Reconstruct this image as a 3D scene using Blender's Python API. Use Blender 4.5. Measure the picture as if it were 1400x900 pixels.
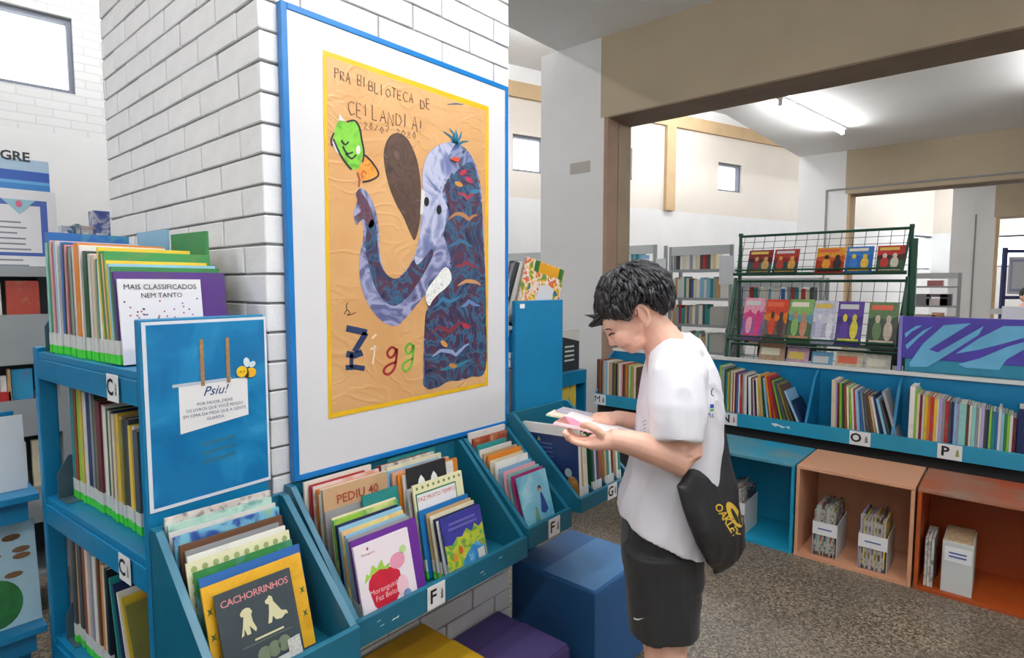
import bpy, bmesh, math, random
from mathutils import Vector, Matrix
from mathutils.bvhtree import BVHTree
from mathutils.geometry import tessellate_polygon
random.seed(7)
for o in list(bpy.data.objects):
    bpy.data.objects.remove(o)
scene = bpy.context.scene
COL = scene.collection

# ------------------------------------------------------------------ camera
FPX, TH, PITCH, EYE = 800.0, math.radians(41.0), math.radians(4.36), 1.55
F0 = Vector((-math.sin(TH), math.cos(TH), 0)); RT = Vector((math.cos(TH), math.sin(TH), 0)); UP = Vector((0, 0, 1))
FW = F0*math.cos(PITCH) - UP*math.sin(PITCH); UC = F0*math.sin(PITCH) + UP*math.cos(PITCH)
ORG = Vector((0, 0, EYE))
cam = bpy.data.cameras.new('camera'); cam.sensor_width = 36; cam.lens = 36*FPX/1400; cam.clip_start = .05; cam.clip_end = 200
camo = bpy.data.objects.new('camera', cam); COL.objects.link(camo)
camo.location = ORG; camo.rotation_euler = (math.pi/2 - PITCH, 0, TH)
scene.camera = camo

def ray(px, py): return FW + RT*((px-700)/FPX) + UC*((450-py)/FPX)
def PX(px, py, d=None, X=None, Y=None, Z=None):
    """measured point of the photograph -> world point at a known depth or on a known plane"""
    r = ray(px, py)
    if d is not None: t = d
    elif X is not None: t = (X-ORG.x)/r.x
    elif Y is not None: t = (Y-ORG.y)/r.y
    else: t = (Z-ORG.z)/r.z
    return ORG + r*t

# ------------------------------------------------------------------ world, light, exposure
w = bpy.data.worlds.new('World'); scene.world = w; w.use_nodes = True
bg = w.node_tree.nodes['Background']; bg.inputs[0].default_value = (.93, .96, 1.0, 1); bg.inputs[1].default_value = 4.0
vs = scene.view_settings; vs.view_transform = 'Standard'; vs.look = 'None'; vs.gamma = 1; vs.use_curve_mapping = False
vs.exposure = 0.22
LAMP_STRENGTH = 95.0

# ------------------------------------------------------------------ materials
def lin(h):
    if isinstance(h, (tuple, list)): return tuple(h)[:3]
    c = [int(h[i:i+2], 16)/255 for i in (0, 2, 4)]
    return tuple(x/12.92 if x <= .04045 else ((x+.055)/1.055)**2.4 for x in c)
MATS = {}
def mat(name, col, rough=.6, noise=0, nscale=8, bump=0, bscale=60, metal=0, emit=0, col2=None, detail=4, coat=0, sheen=0, spec=.5):
    if name in MATS: return MATS[name]
    m = bpy.data.materials.new(name); m.use_nodes = True; nt = m.node_tree; N = nt.nodes; L = nt.links
    b = N['Principled BSDF']; c = lin(col)
    b.inputs['Base Color'].default_value = (*c, 1); b.inputs['Roughness'].default_value = rough; b.inputs['Metallic'].default_value = metal
    b.inputs['Coat Weight'].default_value = coat; b.inputs['Sheen Weight'].default_value = sheen
    b.inputs['Specular IOR Level'].default_value = spec
    tc = N.new('ShaderNodeTexCoord')
    if noise or col2:
        n = N.new('ShaderNodeTexNoise'); n.inputs['Scale'].default_value = nscale; n.inputs['Detail'].default_value = detail
        L.new(tc.outputs['Object'], n.inputs['Vector'])
        r = N.new('ShaderNodeValToRGB')
        if col2: c0, c1 = c, lin(col2)
        else: c0 = tuple(x*(1-noise) for x in c); c1 = tuple(min(1, x*(1+noise)) for x in c)
        r.color_ramp.elements[0].position = .35; r.color_ramp.elements[1].position = .65
        r.color_ramp.elements[0].color = (*c0, 1); r.color_ramp.elements[1].color = (*c1, 1)
        L.new(n.outputs['Fac'], r.inputs[0]); L.new(r.outputs[0], b.inputs['Base Color'])
    if bump:
        n2 = N.new('ShaderNodeTexNoise'); n2.inputs['Scale'].default_value = bscale; n2.inputs['Detail'].default_value = 5
        L.new(tc.outputs['Object'], n2.inputs['Vector'])
        bp = N.new('ShaderNodeBump'); bp.inputs['Strength'].default_value = bump; bp.inputs['Distance'].default_value = .01
        L.new(n2.outputs['Fac'], bp.inputs['Height']); L.new(bp.outputs[0], b.inputs['Normal'])
    if emit:
        b.inputs['Emission Color'].default_value = (*c, 1); b.inputs['Emission Strength'].default_value = emit
    MATS[name] = m; return m

def cover_mat(name, cols, scale=9, seed=0, rough=.35, warp=.6, stops=None):
    """printed picture: several inks in warped blotches"""
    if name in MATS: return MATS[name]
    m = bpy.data.materials.new(name); m.use_nodes = True; nt = m.node_tree; N = nt.nodes; L = nt.links
    b = N['Principled BSDF']; b.inputs['Roughness'].default_value = rough
    tc = N.new('ShaderNodeTexCoord'); mp = N.new('ShaderNodeMapping'); mp.inputs['Location'].default_value = (seed*1.7, seed*.9, seed*2.3)
    L.new(tc.outputs['Object'], mp.inputs[0])
    n = N.new('ShaderNodeTexNoise'); n.inputs['Scale'].default_value = scale; n.inputs['Detail'].default_value = 3; n.inputs['Distortion'].default_value = warp
    L.new(mp.outputs[0], n.inputs['Vector'])
    r = N.new('ShaderNodeValToRGB'); r.color_ramp.interpolation = 'EASE'
    k = len(cols); e = r.color_ramp.elements
    while len(e) < k: e.new(.5)
    for i in range(k):
        e[i].position = stops[i] if stops else .3 + .42*i/(k-1); e[i].color = (*lin(cols[i]), 1)
    L.new(n.outputs['Fac'], r.inputs[0]); L.new(r.outputs[0], b.inputs['Base Color'])
    MATS[name] = m; return m

def book_material(name, rough):
    m = bpy.data.materials.new(name); m.use_nodes = True; N = m.node_tree.nodes; L = m.node_tree.links
    b = N['Principled BSDF']; b.inputs['Roughness'].default_value = rough
    oi = N.new('ShaderNodeObjectInfo'); tc = N.new('ShaderNodeTexCoord')
    ad = N.new('ShaderNodeVectorMath'); ad.operation = 'ADD'; L.new(tc.outputs['Object'], ad.inputs[0])
    mu = N.new('ShaderNodeMath'); mu.operation = 'MULTIPLY'; mu.inputs[1].default_value = 37; L.new(oi.outputs['Random'], mu.inputs[0]); L.new(mu.outputs[0], ad.inputs[1])
    n = N.new('ShaderNodeTexNoise'); n.inputs['Scale'].default_value = 16; n.inputs['Detail'].default_value = 3; L.new(ad.outputs[0], n.inputs['Vector'])
    r = N.new('ShaderNodeValToRGB'); r.color_ramp.elements[0].position = .56; r.color_ramp.elements[1].position = .66
    L.new(n.outputs['Fac'], r.inputs[0])
    hs = N.new('ShaderNodeHueSaturation'); hs.inputs['Value'].default_value = .8; hs.inputs['Saturation'].default_value = .8
    mr = N.new('ShaderNodeMapRange'); mr.inputs[3].default_value = .35; mr.inputs[4].default_value = .65; L.new(oi.outputs['Random'], mr.inputs[0]); L.new(mr.outputs[0], hs.inputs['Hue'])
    L.new(oi.outputs['Color'], hs.inputs['Color'])
    mx = N.new('ShaderNodeMix'); mx.data_type = 'RGBA'
    m5 = N.new('ShaderNodeMath'); m5.operation = 'MULTIPLY'; m5.inputs[1].default_value = .55; L.new(r.outputs[0], m5.inputs[0])
    L.new(m5.outputs[0], mx.inputs[0]); L.new(oi.outputs['Color'], mx.inputs[6]); L.new(hs.outputs[0], mx.inputs[7])
    L.new(mx.outputs[2], b.inputs['Base Color'])
    MATS[name] = m; return m
BOOK = book_material('printed_book_cover', .38)
MAT_PAGES = mat('book_pages', 'e2dac6', .8, noise=.12, nscale=120)
MAT_WHITE = mat('white_paper', 'e9e9ea', .6)
MAT_GREENTAG = mat('neon_green_tag', '46d63a', .45)
MAT_TAG = mat('white_tag', 'd5d8d6', .35)
MAT_BLACK = mat('black_ink', '15161a', .6)
BLUE = mat('blue_gloss_paint', '0d78a8', .32, noise=.07, nscale=5, bump=.05, bscale=40)
BLUE_SHADED = mat('shaded_blue_paint', '14647e', .36, noise=.08, nscale=6, bump=.05, bscale=40)  # blue of the bins, turned darker and greener to hold their shade
WALLW = mat('white_wall_paint', 'e6e6e6', .75, noise=.02, nscale=2, bump=.06, bscale=90)
CEIL = mat('white_ceiling_paint', 'efefee', .8, noise=.02, nscale=1.5)
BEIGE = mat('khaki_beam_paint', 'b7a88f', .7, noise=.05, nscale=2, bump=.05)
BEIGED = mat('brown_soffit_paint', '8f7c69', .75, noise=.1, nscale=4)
PINKB = mat('pinkish_brown_jamb_paint', 'a88a76', .75, noise=.08, nscale=3)
OCHRE = mat('ochre_trim_paint', 'c4a882', .7, noise=.06, nscale=3)
PEACHW = mat('pale_beige_wall_paint', 'e0d8ce', .75, noise=.03, nscale=1.2)

# ------------------------------------------------------------------ mesh helpers
class MB:
    def __init__(s): s.v = []; s.f = []; s.m = []; s.sm = False
    def add(s, vs, fs, m=0):
        o = len(s.v); s.v += [tuple(p) for p in vs]; s.f += [tuple(i+o for i in q) for q in fs]; s.m += [m]*len(fs); return s
    def box(s, x0, x1, y0, y1, z0, z1, m=0):
        v = [(x, y, z) for z in (z0, z1) for y in (y0, y1) for x in (x0, x1)]
        return s.add(v, [(0,2,3,1),(4,5,7,6),(0,1,5,4),(2,6,7,3),(0,4,6,2),(1,3,7,5)], m)
    def prism(s, pts, vec, m=0):
        n = len(pts); vec = Vector(vec); a = [Vector(p) for p in pts]; b = [p+vec for p in a]
        nrm = Vector((0,0,0))
        for i in range(n): nrm += a[i].cross(a[(i+1) % n])
        if nrm.dot(vec) > 0: a, b = b, a; 
        tris = tessellate_polygon([a])
        f = []
        for t in tris:
            t = list(t)
            tn = (a[t[1]]-a[t[0]]).cross(a[t[2]]-a[t[0]])
            if tn.dot(a[0]-b[0]) < 0: t.reverse()
            f.append(tuple(t)); f.append(tuple(n+i for i in reversed(t)))
        for i in range(n):
            j = (i+1) % n; q = (i, j, n+j, n+i)
            f.append(q)
        s.add(a+b, f, m); return s
    def poly(s, pts, m=0, flip=None):
        a = [Vector(p) for p in pts]; f = []
        for t in tessellate_polygon([a]):
            t = list(t)
            if flip is not None:
                if (a[t[1]]-a[t[0]]).cross(a[t[2]]-a[t[0]]).dot(Vector(flip)) < 0: t.reverse()
            f.append(tuple(t))
        return s.add(a, f, m)
    def tube(s, pts, rad, n=8, m=0, cap=True, up=None):
        P = [Vector(p) for p in pts]; k = len(P)
        if not isinstance(rad, (list, tuple)): rad = [rad]*k
        rings = []; ref = Vector(up) if up else None
        for i in range(k):
            t = (P[min(i+1, k-1)]-P[max(i-1, 0)]).normalized()
            if ref is None: ref = Vector((0,0,1)) if abs(t.z) < .9 else Vector((1,0,0))
            x = (ref - t*ref.dot(t)).normalized(); y = t.cross(x); ref = x
            r = rad[i]; ra, rb = r if isinstance(r, (tuple, list)) else (r, r)
            rings.append([P[i] + x*(ra*math.cos(2*math.pi*j/n)) + y*(rb*math.sin(2*math.pi*j/n)) for j in range(n)])
        return s.loft(rings, m, cap)
    def loft(s, rings, m=0, cap=True):
        n = len(rings[0]); v = [p for r in rings for p in r]; f = []
        for i in range(len(rings)-1):
            for j in range(n):
                a = i*n+j; b = i*n+(j+1) % n; f.append((a, b, b+n, a+n))
        if cap: f.append(tuple(range(n-1, -1, -1))); f.append(tuple((len(rings)-1)*n+j for j in range(n)))
        return s.add(v, f, m)
    def ell(s, c, r, ax=None, nu=16, nv=10, m=0):
        c = Vector(c); ax = ax or (Vector((1,0,0)), Vector((0,1,0)), Vector((0,0,1)))
        v = []; f = []
        for i in range(1, nv):
            ph = math.pi*i/nv
            for j in range(nu):
                th = 2*math.pi*j/nu
                v.append(c + ax[0]*(r[0]*math.sin(ph)*math.cos(th)) + ax[1]*(r[1]*math.sin(ph)*math.sin(th)) - ax[2]*(r[2]*math.cos(ph)))
        v.append(c - ax[2]*r[2]); v.append(c + ax[2]*r[2]); B = len(v)-2; T = B+1
        for i in range(nv-2):
            for j in range(nu):
                a = i*nu+j; b = i*nu+(j+1) % nu; f.append((a, b, b+nu, a+nu))
        for j in range(nu):
            f.append((B, (j+1) % nu, j)); f.append((T, (nv-2)*nu+j, (nv-2)*nu+(j+1) % nu))
        return s.add(v, f, m)
    def ribbon(s, pts, width, frame, m=0):
        """flat brush stroke: pts in 2d, frame(u,v)->3d"""
        P = [Vector((p[0], p[1])) for p in pts]; k = len(P); v = []; f = []
        for i in range(k):
            t = (P[min(i+1, k-1)]-P[max(i-1, 0)])
            t = t.normalized() if t.length > 1e-9 else Vector((1, 0)); nn = Vector((-t.y, t.x))
            ww = (width[i] if isinstance(width, list) else width)/2
            a = P[i]+nn*ww; b = P[i]-nn*ww; v += [frame(a.x, a.y), frame(b.x, b.y)]
        for i in range(k-1): f.append((2*i, 2*i+1, 2*i+3, 2*i+2))
        return s.add(v, f, m)
    def mesh(s, name, mats, smooth=False):
        me = bpy.data.meshes.new(name); me.from_pydata(s.v, [], s.f)
        mats = mats if isinstance(mats, (list, tuple)) else [mats]
        for x in mats: me.materials.append(x)
        if len(mats) > 1: me.polygons.foreach_set('material_index', s.m)
        if smooth: me.polygons.foreach_set('use_smooth', [True]*len(me.polygons))
        me.update(); return me
def link(name, me, parent=None, loc=None):
    o = bpy.data.objects.new(name, me); COL.objects.link(o)
    if parent: o.parent = parent
    if loc: o.location = loc
    return o
def tag(o, label, cat, group=None):
    o['label'] = label; o['category'] = cat
    if group: o['group'] = group
    return o
def thing(name, label, cat, loc=(0,0,0), rot=(0,0,0), group=None):
    o = bpy.data.objects.new(name, None); COL.objects.link(o); o.empty_display_size = .05
    o.location = loc; o.rotation_euler = rot; return tag(o, label, cat, group)
def part(name, mb, mats, parent, smooth=False, bevel=0, label=None):
    o = link(name, mb.mesh(name, mats, smooth), parent)
    if bevel: bevelled(o, bevel)
    if label: o['label'] = label
    return o
def bevelled(o, wd, seg=2):
    b = o.modifiers.new('bevel', 'BEVEL'); b.width = wd; b.segments = seg; b.limit_method = 'ANGLE'; b.angle_limit = math.radians(40); return o
def solo(name, mb, mats, label, cat, loc=(0,0,0), rot=(0,0,0), group=None, smooth=False, bevel=0):
    o = link(name, mb.mesh(name, mats, smooth)); o.location = loc; o.rotation_euler = rot
    if bevel: bevelled(o, bevel)
    return tag(o, label, cat, group)
def struct(name, mb, mats, parent=None, bevel=0):
    o = link(name, mb.mesh(name, mats), parent)
    if not parent: o['kind'] = 'structure'
    if bevel: bevelled(o, bevel)
    return o
def BX(*a): return MB().box(*a)

TXT = {}
def text_geo(s, bold=0.0, shear=0.0, spacing=1.0, leading=1.0):
    key = (s, bold, shear, spacing, leading)
    if key in TXT: return TXT[key]
    cu = bpy.data.curves.new('t', 'FONT'); cu.body = s; cu.align_x = 'CENTER'; cu.align_y = 'CENTER'; cu.size = 1
    cu.offset = bold; cu.shear = shear; cu.space_character = spacing; cu.space_line = leading; cu.resolution_u = 2
    ob = bpy.data.objects.new('t', cu); COL.objects.link(ob)
    dg = bpy.context.evaluated_depsgraph_get(); me = bpy.data.meshes.new_from_object(ob.evaluated_get(dg))
    r = ([tuple(v.co) for v in me.vertices], [tuple(p.vertices) for p in me.polygons])
    bpy.data.objects.remove(ob); bpy.data.curves.remove(cu); bpy.data.meshes.remove(me)
    TXT[key] = r; return r
def text_mb(mb, s, size, o, u, v, m=0, bold=0.0, shear=0.0, spacing=1.0, leading=1.0):
    vs_, fs_ = text_geo(s, bold, shear, spacing, leading); o, u, v = Vector(o), Vector(u), Vector(v)
    mb.add([o + u*(p[0]*size) + v*(p[1]*size) for p in vs_], fs_, m); return mb
def text_part(name, s, size, o, u, v, m, parent, **k):
    return part(name, text_mb(MB(), s, size, o, u, v, 0, **k), m, parent)
UX, UY, UZ = Vector((1,0,0)), Vector((0,1,0)), Vector((0,0,1))
def ellpts(cu, cv, ru, rv, n=20, a=0):
    r = []
    for i in range(n):
        t = 2*math.pi*i/n; x, y = ru*math.cos(t), rv*math.sin(t)
        r.append((cu + x*math.cos(a)-y*math.sin(a), cv + x*math.sin(a)+y*math.cos(a)))
    return r
ORD = 'first second third fourth fifth sixth seventh eighth ninth tenth eleventh twelfth thirteenth fourteenth fifteenth sixteenth seventeenth eighteenth nineteenth twentieth'.split() + \
      ['twenty-'+x for x in 'first second third fourth fifth sixth seventh eighth ninth'.split()] + ['thirtieth'] + ['thirty-'+x for x in 'first second third fourth fifth sixth seventh eighth ninth'.split()]

PAL = dict(white='e6e4de', cream='e2d6b8', tan='c4a273', brown='6b4a33', black='222328', grey='9a9c9e', charcoal='4a4d52', red='b5302c', maroon='74222f', pink='e2a0ac', magenta='b02c70',
           orange='dc8428', yellow='e4c238', lime='8cc63c', green='3b8c4c', forest='1e5236', teal='2b8c8c', aqua='8cc6bf', sky='8cbcd9', blue='2b66ad', navy='1f2e58', purple='5a3884', lilac='b0a3cd', peach='e6b08a', olive='80803e', rust='a4512c')
CN = dict(lime='lime green', sky='light blue', forest='dark green', aqua='pale aqua', charcoal='dark grey')
def cname(c): return CN.get(c, c)

# ================================================================== structure
# floor: polished granite-chip screed
def floor_mat():
    m = bpy.data.materials.new('speckled_terrazzo'); m.use_nodes = True; N = m.node_tree.nodes; L = m.node_tree.links
    b = N['Principled BSDF']; b.inputs['Roughness'].default_value = .38; tc = N.new('ShaderNodeTexCoord')
    v = N.new('ShaderNodeTexVoronoi'); v.inputs['Scale'].default_value = 130; L.new(tc.outputs['Object'], v.inputs['Vector'])
    r = N.new('ShaderNodeValToRGB'); e = r.color_ramp.elements
    for p, c in ((.0, '453f39'), (.35, '6e665d'), (.6, '857c70'), (.8, '968c7e'), (1, 'b3a898')):
        if p in (0., 1.): q = e[0] if p == 0 else e[-1]; q.position = p
        else: q = e.new(p)
        q.color = (*lin(c), 1)
    sp = N.new('ShaderNodeSeparateColor'); L.new(v.outputs['Color'], sp.inputs[0]); L.new(sp.outputs[0], r.inputs[0])
    n = N.new('ShaderNodeTexNoise'); n.inputs['Scale'].default_value = 2.2; n.inputs['Detail'].default_value = 5; L.new(tc.outputs['Object'], n.inputs['Vector'])
    r2 = N.new('ShaderNodeValToRGB'); r2.color_ramp.elements[0].position = .35; r2.color_ramp.elements[1].position = .7
    r2.color_ramp.elements[0].color = (.72, .70, .66, 1); r2.color_ramp.elements[1].color = (1.05, .98, .9, 1); L.new(n.outputs['Fac'], r2.inputs[0])
    mx = N.new('ShaderNodeMix'); mx.data_type = 'RGBA'; mx.blend_type = 'MULTIPLY'; mx.inputs[0].default_value = 1
    L.new(r.outputs[0], mx.inputs[6]); L.new(r2.outputs[0], mx.inputs[7]); L.new(mx.outputs[2], b.inputs['Base Color'])
    return m
struct('floor', BX(-9, 5, -5, 22, -.1, 0), floor_mat())

# bays: near bay up to the column line at Y=4.5, second line Y=10.8, third Y=16.7
struct('ceiling', BX(-3.35, 5, -5, 4.5, 3.7, 3.86), CEIL)
struct('ceiling', BX(-2.95, 5, 4.9, 10.8, 3.7, 3.86), CEIL)
struct('ceiling', BX(-1.3, 5, 11.2, 16.7, 3.7, 3.86), CEIL)
roof = MB().prism([(-9, -5, 5.05), (-1.2, -5, 4.75), (-1.2, -5, 4.85), (-9, -5, 5.15)], (0, 27, 0))
struct('ceiling', roof, CEIL)
def bay_wall(idx, Y, x0, x1, xr, th=.4, front=WALLW, jamb_w=.06, stripe=True):
    """column from x0..x1, opening to its right under a beam that runs to xr"""
    c = struct('wall_column_%s' % idx, BX(x0, x1, Y, Y+th, 0, 3.7 if idx == 'front' else 3.7), front)
    b = struct('wall_beam_%s' % idx, MB().box(x1-.035, xr, Y-.004, Y+th, 3.012, 3.7), BEIGE)
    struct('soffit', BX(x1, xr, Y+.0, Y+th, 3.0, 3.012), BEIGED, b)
    return c, b
c1, b1 = bay_wall('front', 4.5, -3.545, -2.84, 5)
# the painted jamb: two strips with an open joint between
struct('jamb_strip', BX(-2.84, -2.80, 4.5, 4.67, 0, 3.0), PINKB, c1)
struct('jamb_strip', BX(-2.84, -2.80, 4.685, 4.9, 0, 3.0), mat('khaki_jamb_paint', 'a4927a', .75, noise=.08, nscale=3), c1)
struct('paint_patch', BX(-3.20, -2.98, 4.497, 4.5, 2.56, 2.66), mat('grey_patch_paint', 'bdb8b0', .8, noise=.04), c1)
c2, b2 = bay_wall('middle', 10.8, -2.95, -2.2, 5)
struct('jamb_strip', BX(-2.2, -2.16, 10.8, 11.2, 0, 3.0), OCHRE, c2)
struct('frame_groove', BX(-2.52, -2.49, 10.785, 10.8, 0, 3.1), mat('grey_groove_paint', '8d8d8f', .7), c2)
struct('frame_groove', BX(-2.49, 5, 10.78, 10.797, 3.08, 3.105), mat('grey_groove_paint', '8d8d8f', .7), b2)
c3, b3 = bay_wall('rear', 16.7, -1.28, -.5, 5)
struct('jamb_strip', BX(-.5, -.44, 16.7, 17.1, 0, 3.0), OCHRE, c3)
struct('frame_groove', BX(-.86, -.83, 16.685, 16.7, 0, 3.1), mat('grey_groove_paint', '8d8d8f', .7), c3)

# outer wall in three straight runs with clerestory windows
WALLB = [Vector((-7.4, -5, 0)), Vector((-7.15, -2.9, 0)), Vector((-6.13, 7.0, 0)), Vector((-3.72, 14.19, 0)), Vector((-1.9, 19.6, 0)), Vector((5, 19.9, 0))]
win_n = [0]
def outer_wall(side, A, B, wins, brick_top=False):
    d = (B-A); L = d.length; d.normalize(); n = Vector((d.y, -d.x, 0)); th = .2
    def fr(t, o, z): p = A + d*t + n*o; return (p.x, p.y, z)
    def slab(mb, t0, t1, z0, z1, o0=-th, o1=0, m=0):
        v = [fr(t, o, z) for z in (z0, z1) for o in (o1, o0) for t in (t0, t1)]
        mb.add(v, [(0,2,3,1),(4,5,7,6),(0,1,5,4),(2,6,7,3),(0,4,6,2),(1,3,7,5)], m)
    mb = MB(); zc0, zc1 = 2.92, 4.45; t = 0
    def col(t0_, t1_, za, zb):
        if zb <= za: return
        if za < zc0: slab(mb, t0_, t1_, za, min(zb, zc0), m=0)
        if zb > zc0: slab(mb, t0_, t1_, max(za, zc0), zb, m=1)
    for (a, b, z0, z1) in sorted(wins):
        col(t, a, 0, zc1); col(a, b, 0, z0); col(a, b, z1, zc1); t = b
    col(t, L, 0, zc1); slab(mb, 0, L, zc1, 5.1, m=0)
    wall = struct('wall_%s' % side, mb, [WALLW, BRICKW if brick_top else PEACHW])
    tb = MB(); slab(tb, 0, L, 4.45, 4.68, 0, .06); struct('trim_%s' % side, tb, OCHRE)
    for (a, b, z0, z1) in wins:
        win_n[0] += 1
        wf = MB(); e = .04
        for q in ((a, b, z0, z0+e), (a, b, z1-e, z1), (a, a+e, z0+e, z1-e), (b-e, b, z0+e, z1-e)): slab(wf, *q, -.13, -.05)
        o = struct('window_%d' % win_n[0], wf, mat('grey_window_frame', '6f7480', .5))
        g = MB(); slab(g, a+e, b-e, z0+e, z1-e, -.095, -.09); struct('pane', g, GLASS, o)
    return fr, n, d
GLASS = bpy.data.materials.new('window_glass'); GLASS.use_nodes = True
_n = GLASS.node_tree; _n.nodes.remove(_n.nodes['Principled BSDF'])
_t = _n.nodes.new('ShaderNodeBsdfTransparent'); _t.inputs[0].default_value = (.95, .97, .97, 1); _g = _n.nodes.new('ShaderNodeBsdfGlossy'); _g.inputs['Roughness'].default_value = .05
_m = _n.nodes.new('ShaderNodeMixShader'); _m.inputs[0].default_value = .06
_n.links.new(_t.outputs[0], _m.inputs[1]); _n.links.new(_g.outputs[0], _m.inputs[2]); _n.links.new(_m.outputs[0], _n.nodes['Material Output'].inputs[0])
def far_brick_mat():
    m = bpy.data.materials.new('far_white_brick'); m.use_nodes = True; N = m.node_tree.nodes; L = m.node_tree.links; b = N['Principled BSDF']; b.inputs['Roughness'].default_value = .7
    tc = N.new('ShaderNodeTexCoord'); mp = N.new('ShaderNodeMapping'); mp.inputs['Rotation'].default_value = (math.pi/2, 0, math.radians(-84)); 
    L.new(tc.outputs['Object'], mp.inputs[0])
    sx = N.new('ShaderNodeSeparateXYZ'); L.new(tc.outputs['Object'], sx.inputs[0]); cb = N.new('ShaderNodeCombineXYZ'); L.new(sx.outputs[1], cb.inputs[0]); L.new(sx.outputs[2], cb.inputs[1])
    k = N.new('ShaderNodeTexBrick'); k.inputs['Scale'].default_value = 1; k.inputs['Brick Width'].default_value = .25; k.inputs['Row Height'].default_value = .0765; k.inputs['Mortar Size'].default_value = .006
    k.inputs['Color1'].default_value = (.78, .78, .78, 1); k.inputs['Color2'].default_value = (.74, .74, .74, 1); k.inputs['Mortar'].default_value = (.66, .66, .66, 1)
    L.new(cb.outputs[0], k.inputs['Vector']); L.new(k.outputs['Color'], b.inputs['Base Color'])
    bp = N.new('ShaderNodeBump'); bp.inputs['Strength'].default_value = .4; bp.inputs['Distance'].default_value = .01; bp.invert = True; L.new(k.outputs['Fac'], bp.inputs['Height']); L.new(bp.outputs[0], b.inputs['Normal'])
    return m
BRICKW = far_brick_mat()
def wspan(A, B, px0, px1):
    """distances along wall A-B that two image columns look at"""
    r = []
    for px in (px0, px1):
        q = ray(px, 389); d = B-A
        # solve A + d*t = s*q in plan
        det = d.x*(-q.y) + q.x*d.y
        t = (-A.x*(-q.y) - q.x*A.y)/det if abs(det) > 1e-9 else 0
        r.append(t*d.length)
    return r
a_, b_ = wspan(WALLB[1], WALLB[2], 0, 118)

t0 = wspan(WALLB[1], WALLB[2], -45, 118)
outer_wall("left", WALLB[1], WALLB[2], [(t0[0], t0[1], 3.3, 3.98)], True)
t1 = wspan(WALLB[2], WALLB[3], 701, 745); t2 = wspan(WALLB[2], WALLB[3], 846, 862); t3 = wspan(WALLB[2], WALLB[3], 978, 1010)
fr_back, n_back, d_back = outer_wall('back', WALLB[2], WALLB[3], [(t1[0], t1[1], 3.33, 3.9), (t2[0], t2[1], 3.4, 3.95), (t3[0], t3[1], 3.4, 3.95)])
t4 = wspan(WALLB[3], WALLB[4], 1247, 1276); t5 = wspan(WALLB[3], WALLB[4], 1280, 1310)
outer_wall('far', WALLB[3], WALLB[4], [(t4[0], t4[1], 1.95, 2.85), (t5[0], t5[1], 1.95, 2.85)])
outer_wall('rear', WALLB[4], WALLB[5], [(.4, 2.0, 2.0, 2.8), (2.2, 3.8, 2.0, 2.8)])
outer_wall('right', Vector((5, 20, 0)), Vector((5, -5, 0)), [(4.0, 5.2, 3.0, 3.6), (10.5, 11.7, 3.0, 3.6), (16.5, 17.7, 3.0, 3.6), (20.0, 21.2, 3.0, 3.6)])
outer_wall('behind', Vector((5, -5, 0)), Vector((-7.4, -5, 0)), [(1.5, 2.7, 3.0, 3.6), (5.5, 6.7, 3.0, 3.6), (9.6, 10.8, 3.3, 3.98)])
outer_wall('side', WALLB[0], WALLB[1], [])
# ochre pilaster on the back wall
tp = wspan(WALLB[2], WALLB[3], 905, 917); mbp = MB(); pv = [fr_back(t, o, z) for z in (2.92, 4.45) for o in (.07, 0) for t in tp]
mbp.add(pv, [(0,2,3,1),(4,5,7,6),(0,1,5,4),(2,6,7,3),(0,4,6,2),(1,3,7,5)]); struct('trim_pilaster', mbp, OCHRE)
# lamps: bare fluorescent battens; the first is seen, the others added for brightness
TUBE = mat('fluorescent_tube', 'ffffff', .5, emit=LAMP_STRENGTH)
def batten(loc, rz, label, n=1.6, drop=0):
    r = thing('fluorescent_lamp', label, 'lamp', (loc[0], loc[1], loc[2]-drop), (0, 0, rz), 'ceiling battens')
    for s in ((-1, 1) if drop else ()): part('added_hanger', MB().tube([(0, s*n*.35, 0), (0, s*n*.35, drop)], .005, 6), mat('white_enamel', 'e8e8e8', .4), r)  # rods that lower the added lamps so they light the ceiling
    part('batten_housing', BX(-.035, .035, -n/2, n/2, -.03, 0), mat('white_enamel', 'e8e8e8', .4), r)
    for s in (-1, 1):
        part('lamp_holder', BX(-.022, .022, s*(n/2-.03)-.012, s*(n/2-.03)+.012, -.1, -.03), mat('white_enamel', 'e8e8e8', .4), r)
    part('tube', MB().tube([(0, -n/2+.05, -.075), (0, n/2-.05, -.075)], .019, 12), TUBE, r, True)
batten((-2.08, 8.2, 3.699), -.125, 'lit fluorescent batten on the ceiling beyond the khaki beam', 2.0)
batten((-.35, 1.2, 3.7), 0, 'added fluorescent batten hung low over the reading boy', 2.0, .45)  # unseen near-bay lamps, added and hung low to brighten the ceiling
batten((1.2, 1.2, 3.7), 0, 'added fluorescent batten hung low right of the camera', 2.0, .45)
batten((.6, -1.8, 3.7), 0, 'added fluorescent batten hung low behind the camera', 2.0, .45)
batten((-2.6, -1.2, 3.7), 0, 'added fluorescent batten hung low over the left bookcases', 2.0, .45)
batten((0.3, 7.6, 3.7), 0, 'added fluorescent batten on the second bay ceiling at right', 2.0)
batten((-4.9, 1.6, 4.8), 0, 'added fluorescent batten under the high roof at left', 2.0)  # lamps added under the roof to brighten the far walls
batten((-4.6, 5.4, 4.8), 0, 'added fluorescent batten under the high roof behind the pillar', 2.0)
batten((-4.0, 9.6, 4.8), -.3, 'added fluorescent batten under the high roof beyond the column', 2.0)
batten((.6, 13.8, 3.7), 0, 'added fluorescent batten on the third bay ceiling', 2.0)

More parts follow.
